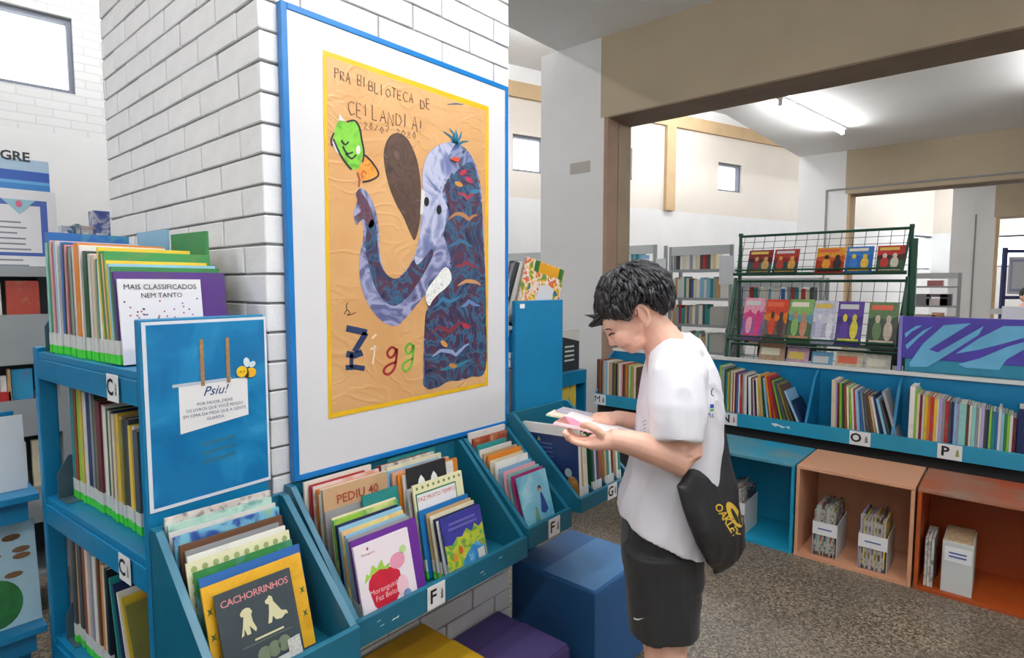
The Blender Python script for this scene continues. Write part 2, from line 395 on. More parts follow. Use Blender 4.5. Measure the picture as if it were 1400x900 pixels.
# ------------------------------------------------------------------ brick pillar
PX0, PX1, PY0, PY1 = -2.755, -1.47, .726, 1.68
core = struct('wall_pillar', BX(PX0+.006, PX1-.007, PY0+.007, PY1-.007, 0, 3.7), mat('shaded_white_mortar', '929292', .85, noise=.05, nscale=30, bump=.2, bscale=120))  # mortar greyed to stand for the shade in the white joints
BRM = mat('white_painted_brick', 'e9e9ea', .6, noise=.025, nscale=14, bump=.12, bscale=70)
HB, JB = .0765, .0065
def brick_mesh(name, lx, ly, seed):
    rnd = random.Random(seed); mb = MB(); mb.box(0, lx, 0, ly, 0, HB-JB)
    mb.v = [(x+rnd.uniform(-.0012, .0012), y+rnd.uniform(-.0015, .0015), z+rnd.uniform(-.001, .001)) for x, y, z in mb.v]
    return mb.mesh(name, BRM)
BMS = {}
def brick(x, y, z, lx, ly):
    k = (round(lx, 3), round(ly, 3), random.randrange(3))
    if k not in BMS: BMS[k] = brick_mesh('brick', lx, ly, hash(k) % 1000)
    o = link('brick', BMS[k], core, (x+random.uniform(-.001, .001), y+random.uniform(-.001, .001), z)); bevelled(o, .0022, 1)
PW, PH = .25, .12     # brick length and width with joint
z_ref = 2.039 - 30*HB
for r in range(60):
    z = z_ref + r*HB
    if z < -.03 or z > 3.05: continue
    odd = r % 2
    z = max(z, .0)
    face_l = z > .95; face_r = z > 2.15 or z < .80
    # corner brick
    cl, cr = (PW, PH) if odd else (PH+.004, PW)
    if face_l or face_r: brick(PX1-cl+JB, PY0, z, cl-JB, cr-JB)
    elif True: brick(PX1-cl+JB, PY0, z, cl-JB, cr-JB)
    if face_l:
        x = PX1-cl
        while x > PX0+.02:
            l = min(PW, x-PX0); brick(x-l+JB, PY0, z, l-JB, PH-JB); x -= l
    if face_r:
        y = PY0+cr
        while y < PY1-.02:
            l = min(PW, PY1-y); brick(PX1-PH+JB, y, z, PH-JB, l-JB); y += l
    else:
        brick(PX1-PH+JB, PY1-PH, z, PH-JB, PH-JB)

# ================================================================== books
def book(loc, w, h, dep, col, label, ly=0., lx=0., rz=0., tagged=None, group=None, cm=None, parts=True, name='book', cat='book', lz=.055):
    """upright book: spine towards -Y, thickness along X, origin at the foot of the spine"""
    r = thing(name, label, cat, loc, (lx, ly, rz), group)
    t = min(.0022, w*.22); a = w/2
    prof = [(-a,0,0),(a,0,0),(a,dep,0),(a-t,dep,0),(a-t,t,0),(-a+t,t,0),(-a+t,dep,0),(-a,dep,0)]
    c = part('cover', MB().prism(prof, (0,0,h)), cm or BOOK, r); k = lin(PAL.get(col, col)) if isinstance(col, str) else col
    v = random.uniform(.85, 1.12); c.color = (*[min(1, x*v) for x in k], 1)
    part('pages', BX(-a+t*1.02, a-t*1.02, t*1.02, dep-.003, .003, h-.003), MAT_PAGES, r)
    if tagged:
        m = MB(); e = .0006; z0 = .004; q = min(.011, w*.5)
        if tagged == 'green':
            m.box(-a-e, a+e, -e, q, .022, .022+lz*.6, 0); m.box(-a-e, a+e, -e, q, .0, .0215, 1)
        else: m.box(-a-e, a+e, -e, q, z0+.004, z0+.026, 0)
        part('spine_label', m, [MAT_TAG, MAT_GREENTAG], r)
    return r
def book_row(x0, y, z, spec, where, group, tagged='green', kind='picture book', dirx=1, jit=.006, ly0=0, rz=0., zfun=None, frame=None):
    """spec: list of (colour, thickness mm, height mm, lean deg, depth mm)"""
    x = x0; out = []; pl = 0
    for i, s in enumerate(spec):
        col, w, h = s[0], s[1]/1000, s[2]/1000; ly = math.radians(s[3] if len(s) > 3 else 0)+ly0; dep = (s[4] if len(s) > 4 else 200)/1000
        step = w/math.cos(ly)
        if i and ly < pl: x += h*(math.sin(pl)-math.sin(ly))*.92
        pl = ly
        lab = '%s %s, %s from the left %s' % (cname(col), kind, ORD[i], where)
        px, py = x+dirx*step/2, y+random.uniform(0, jit)
        zz = z + abs(math.sin(ly))*w/2+.001
        out.append(book((px, py, zz), w*.97, h, dep, col, lab, ly, tagged=tagged, group=group, rz=rz))
        x += dirx*step+.0006
    return out, x
def face(root, w):
    """2d drawing plane on the right-hand (+X) cover of a book"""
    return lambda u, v, k=1: (w/2+.0006*k, u, v)
def print_poly(root, w, pts, m, k=1, name='cover_print'):
    f = face(root, w); return part(name, MB().poly([f(u, v, k) for u, v in pts], flip=(1,0,0)), m, root)
def print_text(root, w, s, u, v, size, m, k=2, **kw):
    return text_part('title', s, size, (w/2+.0006*k, u, v), UY, UZ, m, root, **kw)

def print_lines(root, w, u, v, width, n, dz, hh, m, k=2, seed=0):
    rl = random.Random(seed)
    for i in range(n):
        x = width*rl.uniform(.75, 1)/2; print_poly(root, w, [(u-x, v-i*dz-hh/2), (u+x, v-i*dz-hh/2), (u+x, v-i*dz+hh/2), (u-x, v-i*dz+hh/2)], m, k, 'text_line')
# ================================================================== bookcase marked C (turned slightly towards the camera)
def card(parent, ch, o, u, v, n, wd=.05, ht=.05, pic='5a5a5a', bold=.022, size=.05):
    """white card with a black letter and a small figure"""
    o, u, v, n = Vector(o), Vector(u), Vector(v), Vector(n); mb = MB()
    c = [o-u*wd/2-v*ht/2, o+u*wd/2-v*ht/2, o+u*wd/2+v*ht/2, o-u*wd/2+v*ht/2]
    mb.prism([p for p in c], n*.0015)
    r = part('letter_card', mb, MAT_WHITE, parent)
    bold = 0 if ch == 'M' else bold
    t = text_mb(MB(), ch, size*.86, o-u*wd*.19+n*.0022, u, v, bold=bold)
    part('letter', t, MAT_BLACK, r)
    q = MB(); c0 = o+u*wd*.31+n*.0021
    q.poly([c0+u*(a*wd*.11)+v*(b*ht*.24) for a, b in ((-.6,-1),(.6,-1),(.7,-.5),(.3,-.3),(.8,0),(.35,.25),(.45,.6),(0,1),(-.45,.6),(-.35,.2),(-.8,0),(-.3,-.3),(-.7,-.5))], flip=n)
    part('figure_print', q, mat('card_print_'+pic, pic, .6), r)
    return r
CR = math.atan2(.055, .65)
cu = thing('bookcase', 'blue painted wooden bookcase with shelves of books and letter C cards', 'bookcase', (-1.40, .41, 0), (0, 0, CR))
LC, DC, TC = .70, .285, .02        # length, depth, board
# local: x from -LC..0 (0 = end panel outer face), y 0..DC
part('end_panel', BX(-TC, 0, 0, DC, .06, 1.476), BLUE, cu, bevel=.003)
def side_frame(x):
    mb = MB(); mb.box(x, x+.028, 0, .045, 0, 1.375)
    return mb
part('post', side_frame(-LC), BLUE, cu, bevel=.004)
part('post', BX(-LC, -LC+.028, DC-.045, DC, 0, 1.375), BLUE, cu, bevel=.004)
def arch(x, z0, z1):
    pts = [(x, .0, z1), (x, DC, z1), (x, DC, z0+.05)]
    for i in range(9):
        t = math.pi*i/8; pts.append((x, DC/2+(DC/2-.055)*math.cos(t), z1-.11+.08*math.sin(t)))
    pts.append((x, 0, z0+.05))
    return pts
SHC = [1.362, .945, .53]
for i, z in enumerate(SHC):
    part('shelf', BX(-LC+.0, -TC, .005, DC, z-.018, z), BLUE, cu, bevel=.002)
    fas = part('fascia', MB().box(-LC+.028, -TC-.0005, .0, .018, z-.075, z-.0185), BLUE, cu, bevel=.002)
    part('side_rail', BX(-LC+.003, -LC+.025, .045, DC-.045, z-.09, z-.0185), BLUE, cu, bevel=.002)
    if i < 2: card(cu, 'C', (-.135 if i == 0 else -.12, -.004, z-.045), UX, UZ, -UY, .062, .062, '7f9a84', size=.062)
# books: top shelf
TOP = [('blue',12,330,1),('aqua',9,300,1),('green',8,300),('white',6,300),('pink',8,305),('red',6,300),('sky',7,300),('white',6,302),('blue',14,298,2),('black',8,292,2),('pink',6,290,1),
       ('maroon',14,285,1),('green',9,280),('grey',6,282),('purple',6,275),('white',6,282),('orange',16,290),('white',6,285),('charcoal',8,270),('forest',13,265),('white',9,262),('pink',7,258),('cream',10,255),('teal',7,248),('white',8,245)]
loc2w = cu.matrix_basis
def on_case(case_loc, rz, x, y, z):
    c, s = math.cos(rz), math.sin(rz); return (case_loc[0]+c*x-s*y, case_loc[1]+s*x+c*y, z)
def case_row(case_loc, rz, x0, yoff, z, spec, where, group, tagged='green', kind='picture book', ly0=0, sc=1.0):
    x = x0; spec = [(s[0], s[1]*sc)+tuple(s[2:]) for s in spec]
    out = []
    for i, s in enumerate(spec):
        col, w, h = s[0], s[1]/1000, s[2]/1000; ly = math.radians(s[3] if len(s) > 3 else 0)+ly0; dep = (s[4] if len(s) > 4 else 200)/1000
        step = w/math.cos(ly)
        lab = '%s %s, %s from the left %s' % (cname(col), kind, ORD[i], where)
        p = on_case(case_loc, rz, x+step/2, yoff+random.uniform(0, .008), z+abs(math.sin(ly))*w/2+.001)
        out.append(book(p, w*.97, h, dep, col, lab, ly, tagged=tagged, group=group, rz=rz)); x += step+.0006
    return out, x
CL = (-1.40, .41, 0)
_, xe = case_row(CL, CR, -LC+.055, .02, SHC[0], TOP, 'on the top shelf of the C bookcase', 'books on the top C shelf', sc=1.72)
# wide picture books behind the row, then the leaning stack whose covers show
def free_book(x, y, z, w, h, dep, col, label, ly=0, lx=0, rz=CR, tagged=None, cm=None, group=None, case=CL):
    p = on_case(case, CR, x, y, z) if case else (x, y, z); return book(p, w, h, dep, col, label, ly, lx, rz, tagged, group, cm)
x = xe+.030
assert xe < -.1
STK = [('yellow',7,272,210),('green',8,262,230),('peach',7,256,215),('green',6,262,245),('yellow',8,240,230),('sky',9,232,245),('green',8,225,250),('purple',9,214,255)]
for i, (c, wd, h, dp) in enumerate(STK):
    cm = cover_mat('cover_stack_%d' % i, [c_ for c_ in (PAL[c], 'e9e4d0', PAL[random.choice(list(PAL))], PAL[c])], 60, i)
    free_book(x, .018, SHC[0]+.004, wd/1000*1.25, h/1000, dp/1000, c, '%s picture book, %s of the leaning stack behind the blue notice' % (cname(c), ORD[i]), math.radians(-4), tagged='green', group='leaning stack on the top C shelf')
    x += wd/1000*1.25+.0018
wb = free_book(x+.004, .02, SHC[0]+.004, .006, .197, .185, 'white', 'white activity book with dotted cover standing just behind the blue notice', math.radians(-5), cm=mat('white_cover', 'e8e6ea', .4))
for k, (s, zz, sz) in enumerate((('MAIS CLASSIFICADOS', .178, .017), ('NEM TANTO', .158, .016))): print_text(wb, .006, s, .092, zz, sz, MAT_BLACK)
for k in range(26):
    print_poly(wb, .006, ellpts(random.uniform(.01, .175), random.uniform(.1, .15), .0022, .0022, 6), mat('dot_%d' % (k % 3), ('c03050', '2a2a30', '7a55a0')[k % 3], .5), name='dot_print')
big = free_book(-LC+.16, .258, SHC[0]+.001, .20, .345, .006, 'sky', 'large light blue board book behind the top C row', 0)
rnd_ = free_book(-LC+.36, .268, SHC[0]+.001, .2, .33, .008, 'green', 'green board book behind the top C row beside the light blue one', 0)
# middle shelf
MID = [('teal',14,330,1),('rust',10,330,1),('lime',16,320),('yellow',8,316),('white',12,312),('navy',12,318),('grey',8,315),('charcoal',9,312),('olive',6,300),('maroon',14,298),('cream',7,290),('white',9,288),('forest',10,284),('cream',6,282),('navy',9,282),('cream',7,278),('yellow',9,280),('tan',8,276),('olive',6,270),('charcoal',16,275),('yellow',8,262),('white',7,262),('charcoal',14,255)]
case_row(CL, CR, -LC+.085, .05, SHC[1], MID, 'on the middle shelf of the C bookcase', 'books on the middle C shelf', sc=1.95)
LOW = [('grey',9,335,1),('charcoal',10,330,1),('tan',12,325),('charcoal',12,322),('teal',9,318),('rust',12,312),('cream',9,306),('lilac',8,302),('grey',9,300),('white',10,296),('brown',8,294),('grey',9,292),('orange',7,288),('cream',8,290),('black',9,285)]
_, xl = case_row(CL, CR, -LC+.085, .03, SHC[2], LOW, 'on the bottom shelf of the C bookcase', 'books on the bottom C shelf', sc=1.9)
for i, (c, wd, h, dp) in enumerate((('teal',8,270,200),('navy',7,262,200),('white',7,250,205),('yellow',8,245,210),('olive',6,235,205))):
    free_book(xl+.062+i*.030, .03, SHC[2]+.005, wd/1000, h/1000, dp/1000, c, '%s book, %s of the slumped books at the right of the bottom C shelf' % (cname(c), ORD[i]), math.radians(-10-2*i), tagged='green', group='slumped books on the bottom C shelf')
GUN = mat('dark_grey_painted_metal', '3f5968', .45)
for i, z in enumerate(SHC):
    mb = MB(); mb.prism([(-.001, 0, 0), (-.001, .03, 0), (-.001, .09, 0), (-.001, .09, .12), (-.001, .03, .12), (-.001, 0, .07)], (.0025, 0, 0)); mb.box(0, .07, .0, .09, 0, .0015)
    solo('bookend', mb, GUN, 'dark grey metal bookend at the left of the %s C shelf' % ('top', 'middle', 'bottom')[i], 'bookend', on_case(CL, CR, -LC+.047 if i == 0 else -LC+.075, .018, z+.0005), (0, 0, CR), 'bookends on the C bookcase')

# ------------------------------------------------------------------ notice on the end panel
ntc = thing('notice_poster', 'laminated blue notice with a bee and a hanging white note, on the bookcase end', 'notice', on_case(CL, CR, .0015, 0, 0), (0, 0, CR))
NF = lambda u, v, k=0: (.0004+.0005*k, u, v)
def npoly(name, pts, m, k, parent=ntc): return part(name, MB().poly([NF(u, v, k) for u, v in pts], flip=(1,0,0)), m, parent)
ny0, ny1, nz0, nz1 = .008, .287, 1.058, 1.468
part('lamination', BX(-.0005, .0004, ny0-.002, ny1+.002, nz0-.004, nz1+.002), mat('clear_white_edge', 'dfe6ee', .15), ntc)
npoly('sheet', [(ny0+.006, nz0+.004), (ny1-.004, nz0+.004), (ny1-.004, nz1-.005), (ny0+.006, nz1-.005)], cover_mat('notice_blue', ['0c6aa0', '1173ab', '1b82b8', '2f93c4'], 7, 2, .16, 1.2), 1)
note = npoly('note', [(.075, 1.215), (.235, 1.232), (.235, 1.325), (.075, 1.325)], MAT_WHITE, 2)
npoly('note_rail', [(.062, 1.322), (.195, 1.322), (.195, 1.329), (.062, 1.329)], mat('rail_grey', 'b9c8d4', .4), 3)
for y in (.128, .188): npoly('rope', [(y-.0045, 1.318), (y+.0045, 1.318), (y+.0045, 1.425), (y-.0045, 1.425)], mat('rope_print', 'a07a52', .6, noise=.2, nscale=200), 4)
INK = mat('navy_ink', '1e3a6a', .5)
text_part('lettering', 'Psiu!', .03, NF(.155, 1.303, 3), UY, UZ, INK, ntc, shear=.4, bold=.004)
text_part('lettering', 'POR FAVOR, DEIXE\nOS LIVROS QUE VOCÊ PEGOU\nEM CIMA DA MESA QUE A GENTE\nGUARDA.', .0098, NF(.155, 1.258, 3), UY, UZ, INK, ntc, leading=1.25)
for i_ in range(3): npoly('faded_line', [(.12, 1.178-i_*.021), (.2, 1.184-i_*.021), (.2, 1.190-i_*.021), (.12, 1.184-i_*.021)], mat('faded_ink', '2b6f8a', .4), 2)
bee_y, bee_z = .228, 1.335; bk = 5
for (cu_, cv_, ru, rv, a, c) in ((.006, .026, .008, .012, .2, 'd8e8f0'), (.02, .02, .009, .007, .5, 'd8e8f0'), (.016, .0, .013, .012, 0, 'f0b41e'), (.004, .0, .006, .013, .1, '3a2a1e'), (-.008, .005, .0135, .0135, 0, 'f4c828')):
    npoly('bee_print', ellpts(bee_y+cu_, bee_z+cv_, ru, rv, 18, a), mat('bee_'+c, c, .4), bk); bk += 1
for du in (-.012, -.003): npoly('bee_eye', ellpts(bee_y+du, bee_z+.005, .0014, .002, 8), MAT_BLACK, 12)

# ------------------------------------------------------------------ sloping display bins
def bin_box(name, label, loc, L, D=.33, zb=.0, hback=.315, hfront=.06, dividers=(), mat_=BLUE_SHADED, card_at=None, ch='F', floor_up=.02, rz=0, chips=()):
    """trough on a wall facing +X: local x 0 (wall) .. D, y 0..L, z 0 = underside"""
    r = thing(name, label, 'book bin', loc, (0, 0, rz))
    t = .016
    part('back_board', BX(0, t, 0, L, 0, hback), mat_, r, bevel=.002)
    part('bottom_board', BX(t, D-t, t, L-t, 0, t), mat_, r)
    part('front_board', BX(D-t, D, 0, L, 0, hfront), mat_, r, bevel=.002)
    prof = lambda y: [(t, y, 0), (D-t, y, 0), (D-t, y, hfront), (t+.02, y, hback), (t, y, hback)]
    part('side_board', MB().prism(prof(0), (0, t, 0)), mat_, r, bevel=.002)
    part('side_board', MB().prism(prof(L-t), (0, t, 0)), mat_, r, bevel=.002)
    for y in dividers:
        part('divider', MB().prism([(t, y, t), (D-t, y, t), (D-t, y, hfront*.9), (D*.55, y, hback*.45), (t, y, hback*.6)], (0, .008, 0)), mat_, r)
    if card_at is not None: card(r, ch, (D+.001, card_at, hfront*.5+.001), UY, UZ, UX, .062, .062 if hfront > .055 else .055, '6a6a62', size=.06)
    for (y, z, a) in chips:
        part('paint_chip', MB().poly([(D+.0012, y+u*a, z+v*a*.5) for u, v in ((-1,-.4),(-.4,.5),(.2,.2),(1,.8),(.8,-.3),(.1,-.1))], flip=(1,0,0)), MAT_WHITE, r)
    return r
bin_box('display_bin', 'blue wooden display bin under the blue notice, holding the puppy book', (-1.395, .412, .725), .30, D=.335, hback=.30, hfront=.075)
bin_box('display_bin', 'long blue display bin under the elephant poster with the first F card', (-1.468, .755, .69), .63, D=.33, hback=.325, hfront=.066, card_at=.245, chips=((.11,.03,.012),(.06,.045,.006),(.07,.03,.006),(.42,.03,.008),(.43,.02,.006),(.50,.045,.008)))
bin_box('display_bin', 'narrow blue display bin with an F card beside the G bin', (-1.468, 1.392, .71), .235, D=.33, hback=.305, hfront=.068, card_at=.13)
bin_box('display_bin', 'blue display bin with a G card and dividers, holding the navy book', (-1.448, 1.63, .765), .36, D=.345, hback=.30, hfront=.05, dividers=(.105, .19, .27), card_at=.20, ch='G')

def bin_stack(xb, y0, zf, spec, where, group, lean=20, tagged='green', xf=-1.16, a0=1.5):
    """books standing one behind another, covers to +X, leaning back; spec back to front (colour, t, h, depth, y shift, cover material)"""
    tot = sum(s[1]/1000/math.cos(math.radians(lean)) for s in spec); gap = max(.0006, (xf-xb-tot)/(len(spec)-1))
    x = xb; out = []
    for i, s in enumerate(spec):
        col, wd, h, dp = s[0], s[1]/1000, s[2]/1000, s[3]/1000; dy = s[4]/1000 if len(s) > 4 else random.uniform(-.006, .006)
        cm = s[5] if len(s) > 5 else None; a = math.radians(a0 + (lean-a0)*i/(len(spec)-1)); step = wd/math.cos(a)
        lab = s[7] if len(s) > 7 else '%s book, %s from the back %s' % (cname(col), ORD[i], where)
        z = zf+math.sin(a)*wd/2+.002
        out.append((book((x+step/2, y0+dy, z), wd*.96, h, dp, col, lab, -a, tagged=tagged if tagged != 'mix' else random.choice(('green', None)), group=group, cm=cm), wd*.96, dp, h))
        x += step+gap
    return out
CV = lambda n, cols, sc=18, sd=0: cover_mat('cover_'+n, cols, sc, sd)
# bin under the notice
s1 = bin_stack(-1.372, .434, .742, [('white',8,300,235,2,CV('skulls',['efeae4','d9cfc9','5a4a50'],40,1)),('aqua',7,288,230,3,CV('aqua',['7fc4b6','bfe0d2','4a9a94'],14,2)),('white',6,276,236,0),('sky',10,270,232,4,CV('bear',['2e86c4','2a4fa0','7cc0dc','a8c83a'],16,3)),
    ('brown',9,256,226,8),('grey',5,248,205,14),('white',6,242,215,12),('yellow',5,236,225,4,CV('polka',['e9e7c4','e6e4be','eef0d0'],20,4)),('green',6,220,214,12,CV('stripe',['3f8f4a','2f7f40','8cc2dc'],10,5)),('blue',5,212,220,16,None,0),('yellow',7,200,215,12,CV('yellowcov',['e2a820','e9b22c','d89c1c'],16,6)),
    ('charcoal',7,186,162,28,mat('puppy_cover','3b464c',.35,noise=.06,nscale=20),0,'dark slate picture book titled with pink letters and two cream puppies')],
    'in the bin under the blue notice', 'books in the bin under the blue notice', lean=19, xf=-1.135)
r, wd, dp, h = s1[7]
for k in range(10): print_poly(r, wd, ellpts(.014+k*.022, h-.016, .0062, .0068, 14), mat('sage_dot', '9fae6c', .5), name='dot_print')
for k in range(5): print_poly(r, wd, ellpts(.014, h-.04-k*.024, .0062, .0068, 14), mat('sage_dot', '9fae6c', .5), name='dot_print')
r, wd, dp, h = s1[10]
for u, v in ((.010, .15), (.010, .10), (.012, .055), (.205, .12), (.203, .07)): print_poly(r, wd, [(u-.006, v-.008), (u, v-.003), (u+.006, v-.007), (u+.002, v), (u+.005, v+.008), (u, v+.004), (u-.005, v+.007), (u-.002, v)], mat('leaf_print', '3f5a2a', .5), name='leaf_print')
r, wd, dp, h = s1[11]
CREAM = mat('cream_ink', 'd9d2a8', .5); SAGE = mat('sage_ink', '76836a', .5)
print_text(r, wd, 'CACHORRINHOS', .081, .163, .0195, mat('pink_ink', 'dc8f94', .5), bold=.012, spacing=.92)
dog = [(-.016,-.024),(-.010,-.022),(-.008,-.010),(-.004,-.024),(.004,-.024),(.003,-.008),(.014,-.024),(.017,-.018),(.011,-.002),(.010,.012),(.013,.018),(.009,.026),(.002,.029),(-.006,.027),(-.012,.021),(-.011,.015),(-.006,.013),(-.010,-.004)]
dog2 = [(-.014,-.024),(-.006,-.024),(-.002,-.012),(.004,-.022),(.016,-.024),(.026,-.018),(.031,-.021),(.029,-.012),(.018,-.008),(.010,.006),(.004,.016),(.003,.026),(-.003,.031),(-.007,.026),(-.013,.023),(-.013,.017),(-.006,.013),(-.009,-.004)]
print_poly(r, wd, [(.055+a, .112+b) for a, b in dog], CREAM, name='puppy_print'); print_poly(r, wd, [(.110+a, .116+b) for a, b in dog2], CREAM, name='puppy_print')
print_lines(r, wd, .095, .073, .065, 1, .01, .004, CREAM); print_lines(r, wd, .09, .066, .11, 1, .01, .0012, SAGE)
for u in (.078, .1, .122): print_poly(r, wd, ellpts(u, .038+(u-.078)*.1, .014, .016, 14), SAGE, name='puppy_print')
print_poly(r, wd, [(.045, .004), (.157, .004), (.157, .022), (.045, .018)], MAT_TAG, 3, name='paper_label'); print_poly(r, wd, [(.128, .008), (.156, .008), (.156, .047), (.128, .045)], mat('silver_sticker', 'd2cfc8', .2, noise=.2, nscale=300), 4, name='sticker')

# F bin, left stack
s2 = bin_stack(-1.428, .80, .708, [('white',8,308,215,-8,CV('board',['efe9e0','e9e0d4','e6ddd0'],6,1)),('red',7,300,175,2),('white',6,298,212,6,CV('pinkw',['eee6e0','e6d2cc','d8a090'],14,2)),('orange',6,292,205,10),('white',6,294,215,14),('teal',7,285,208,4,CV('tealb',['2a87a6','e6e6e0','2a87a6'],10,3)),
    ('tan',9,300,205,6,mat('tan_cover','c9a37c',.5,noise=.06,nscale=12)),('grey',6,246,212,2),('teal',7,262,120,110),('cream',6,236,205,6),('lime',7,235,205,2,CV('lime',['9ec93c','6fae5a','d6dc8a'],12,5)),('navy',7,226,195,2),('sky',7,224,198,2),('orange',6,218,196,0,CV('orange',['ecb27c','e8dc90','e09858'],10,6)),('sky',7,212,192,2),('grey',6,210,195,0),
    ('purple',7,206,208,-2,mat('purple_cover','6a2f92',.35)),('white',8,196,168,-4,mat('pink_white_cover','efe4ea',.3),0,'pinkish white picture book with a big red strawberry on its cover')],
    'in the left stack of the long F bin', 'left stack of the long F bin', lean=14)
r, wd, dp, h = s2[6]; print_text(r, wd, 'PEDIU 40', .105, h-.036, .034, mat('rust_ink', 'a4432c', .6), bold=.012)
r, wd, dp, h = s2[17]; RED = mat('strawberry_red', 'c8243c', .35, noise=.08, nscale=30)
SB = lambda P: [(.012+(u-.02)*1.28, .012+(v-.018)*1.12) for u, v in P]
print_poly(r, wd, SB([(.030,.085),(.033,.10),(.043,.112),(.058,.118),(.075,.116),(.094,.108),(.106,.096),(.108,.075),(.10,.05),(.082,.028),(.066,.018),(.052,.022),(.038,.045)]), RED, 1, 'strawberry_print')
print_poly(r, wd, SB([(.022,.098),(.03,.118),(.036,.112),(.045,.132),(.054,.120),(.068,.136),(.072,.118),(.086,.122),(.08,.11),(.06,.116),(.04,.110)]), mat('strawberry_leaf', '9cc84a', .4), 2, 'leaf_print')
print_text(r, wd, 'Moranguinho\nFaz Bolos', .075, .065, .0185, mat('cream_pink', 'f2c8c8', .4), 3)
print_text(r, wd, 'Moranguinho', .038, .17, .0075, mat('rose_ink', '9a5060', .5), 2); print_poly(r, wd, ellpts(.038, .182, .003, .004, 10), mat('rose_ink', '9a5060', .5), 2)
PINKP = mat('pink_print', 'e79cb4', .4)
print_poly(r, wd, ellpts(.125, .06, .018, .026, 16), mat('pale_pink_print', 'f0c6d2', .4), 2); print_poly(r, wd, ellpts(.135, .03, .014, .018, 12), mat('denim_print', '7aa0cc', .4), 2)
print_poly(r, wd, ellpts(.12, .125, .024, .02, 18), PINKP, 2)
print_poly(r, wd, ellpts(.142, .148, .011, .01, 12), mat('pale_green_print', 'b8d890', .4), 3)
# F bin, middle stacks
s3 = bin_stack(-1.428, 1.06, .708, [('teal',6,306,190,10),('maroon',8,300,200,-40),('white',6,302,205,-30,CV('bw',['e8e4da','c8c0b2','4a4a4a'],30,2)),('cream',6,296,215,-20),('sky',7,288,205,-30),('tan',9,286,225,-20,CV('peach',['d8a88c','c88f74','e0b898'],12,3)),('orange',7,280,240,-10),('white',6,280,200,0),('black',9,300,150,8,mat('panda_cover','26272b',.4)),('white',6,246,195,-6),
    ('maroon',5,240,190,0),('cream',7,262,195,-4,mat('lemon_cover','ebe6bc',.4)),('blue',9,192,195,-4,mat('sky_blue_cover','1c72b4',.35)),('tan',6,184,178,12),('cream',6,180,176,14),('navy',5,174,170,18),('white',5,172,168,18),('navy',6,180,160,20,CV('garden',['35357a','40409a','3a3a80'],12,7),0,'garden picture book with indigo sky at the front of the long F bin')],
    'in the middle stack of the long F bin', 'middle stack of the long F bin', lean=15)
r, wd, dp, h = s3[11]
for k in range(9): print_poly(r, wd, ellpts(.014+k*.021, h-.012, .0045, .0048, 10), mat('olive_dot', '7c8a4a', .5), name='dot_print')
print_poly(r, wd, [(.006, h-.075), (.165, h-.075), (.165, h-.026), (.006, h-.026)], mat('green_frame_ink', '1e7a4a', .5), 1, 'title_frame'); print_poly(r, wd, [(.010, h-.075), (.161, h-.075), (.161, h-.030), (.010, h-.030)], MAT_WHITE, 2, 'title_panel')
print_text(r, wd, 'FAZ MUITO TEMPO', .085, h-.045, .0168, mat('red_ink', 'c43a3a', .5), 3)
r, wd, dp, h = s3[8]
for c in (.05, .1): print_poly(r, wd, [(c-.022, h-.075), (c-.012, h-.04), (c-.002, h-.028), (c+.008, h-.04), (c+.02, h-.075)], MAT_WHITE, 1, 'face_print')
r, wd, dp, h = s3[17]; 
print_poly(r, wd, [(0,.02),(.155,.02),(.158,.13),(.14,.12),(.125,.135),(.11,.115),(.09,.13),(.07,.112),(.05,.116),(.03,.1),(.0,.105)], cover_mat('garden_green', ['7fb83a','c9c83a','5aa84a','d88a2a'], 30, 4), 1, 'garden_print')
print_poly(r, wd, [(.05,.02),(.152,.02),(.15,.06),(.12,.085),(.09,.07),(.06,.045)], cover_mat('pond_blue', ['2a78b8','3a90cc','7cc0e0'], 26, 5), 2, 'pond_print')
for k in range(7): print_poly(r, wd, ellpts(random.uniform(.06,.14), random.uniform(.025,.065), .0022, .0022, 6), MAT_WHITE, 3, 'dot_print')
for u, c in ((.03,'e09030'),(.055,'c8602a'),(.035,'d8b030')): print_poly(r, wd, ellpts(u, .045+u*.6, .008, .012, 10), mat('flower_'+c, c, .5), 3, 'flower_print')
print_lines(r, wd, .08, .157, .13, 2, .014, .007, mat('lavender_ink', '6a66b4', .5), 2, 3)
print_poly(r, wd, [(.118,.028),(.146,.032),(.145,.062),(.118,.06)], MAT_TAG, 4, 'sticker'); print_poly(r, wd, [(.0,.0),(.075,.0),(.075,.018),(.0,.018)], MAT_TAG, 4, 'paper_label')
# right column of the F bin and the narrow F bin
s4 = bin_stack(-1.432, 1.418, .728, [('white',7,300,190,0),('rust',9,282,175,4,CV('redbrown',['8a3a28','a04a30','d8a080'],20,8)),('teal',8,262,150,4),('white',6,250,165,0),('tan',7,240,175,0),('orange',7,236,178,2),('cream',6,226,172,-4),('white',7,222,170,0),('sky',6,206,165,0),('pink',6,200,165,0),('aqua',6,196,162,2),('magenta',5,194,162,0),
    ('sky',7,192,150,4,CV('princess',['5aa6c4','7cbcd2','a6d4de'],12,9),0,'light blue picture book with a girl in a dark blue dress')],
    'in the narrow F bin', 'books in the narrow F bin', lean=16, tagged='mix')
r, wd, dp, h = s4[12]
print_poly(r, wd, [(.085,.06),(.105,.05),(.125,.06),(.115,.095),(.106,.12),(.098,.12),(.094,.095)], mat('navy_dress_print', '26468a', .4), 1, 'dress_print')
print_poly(r, wd, ellpts(.099,.135,.009,.011,12), mat('dark_hair_print', '3a2420', .4), 1, 'hair_print'); print_poly(r, wd, ellpts(.098,.130,.0055,.007,10), mat('skin_print', 'dcae94', .4), 2, 'face_print')
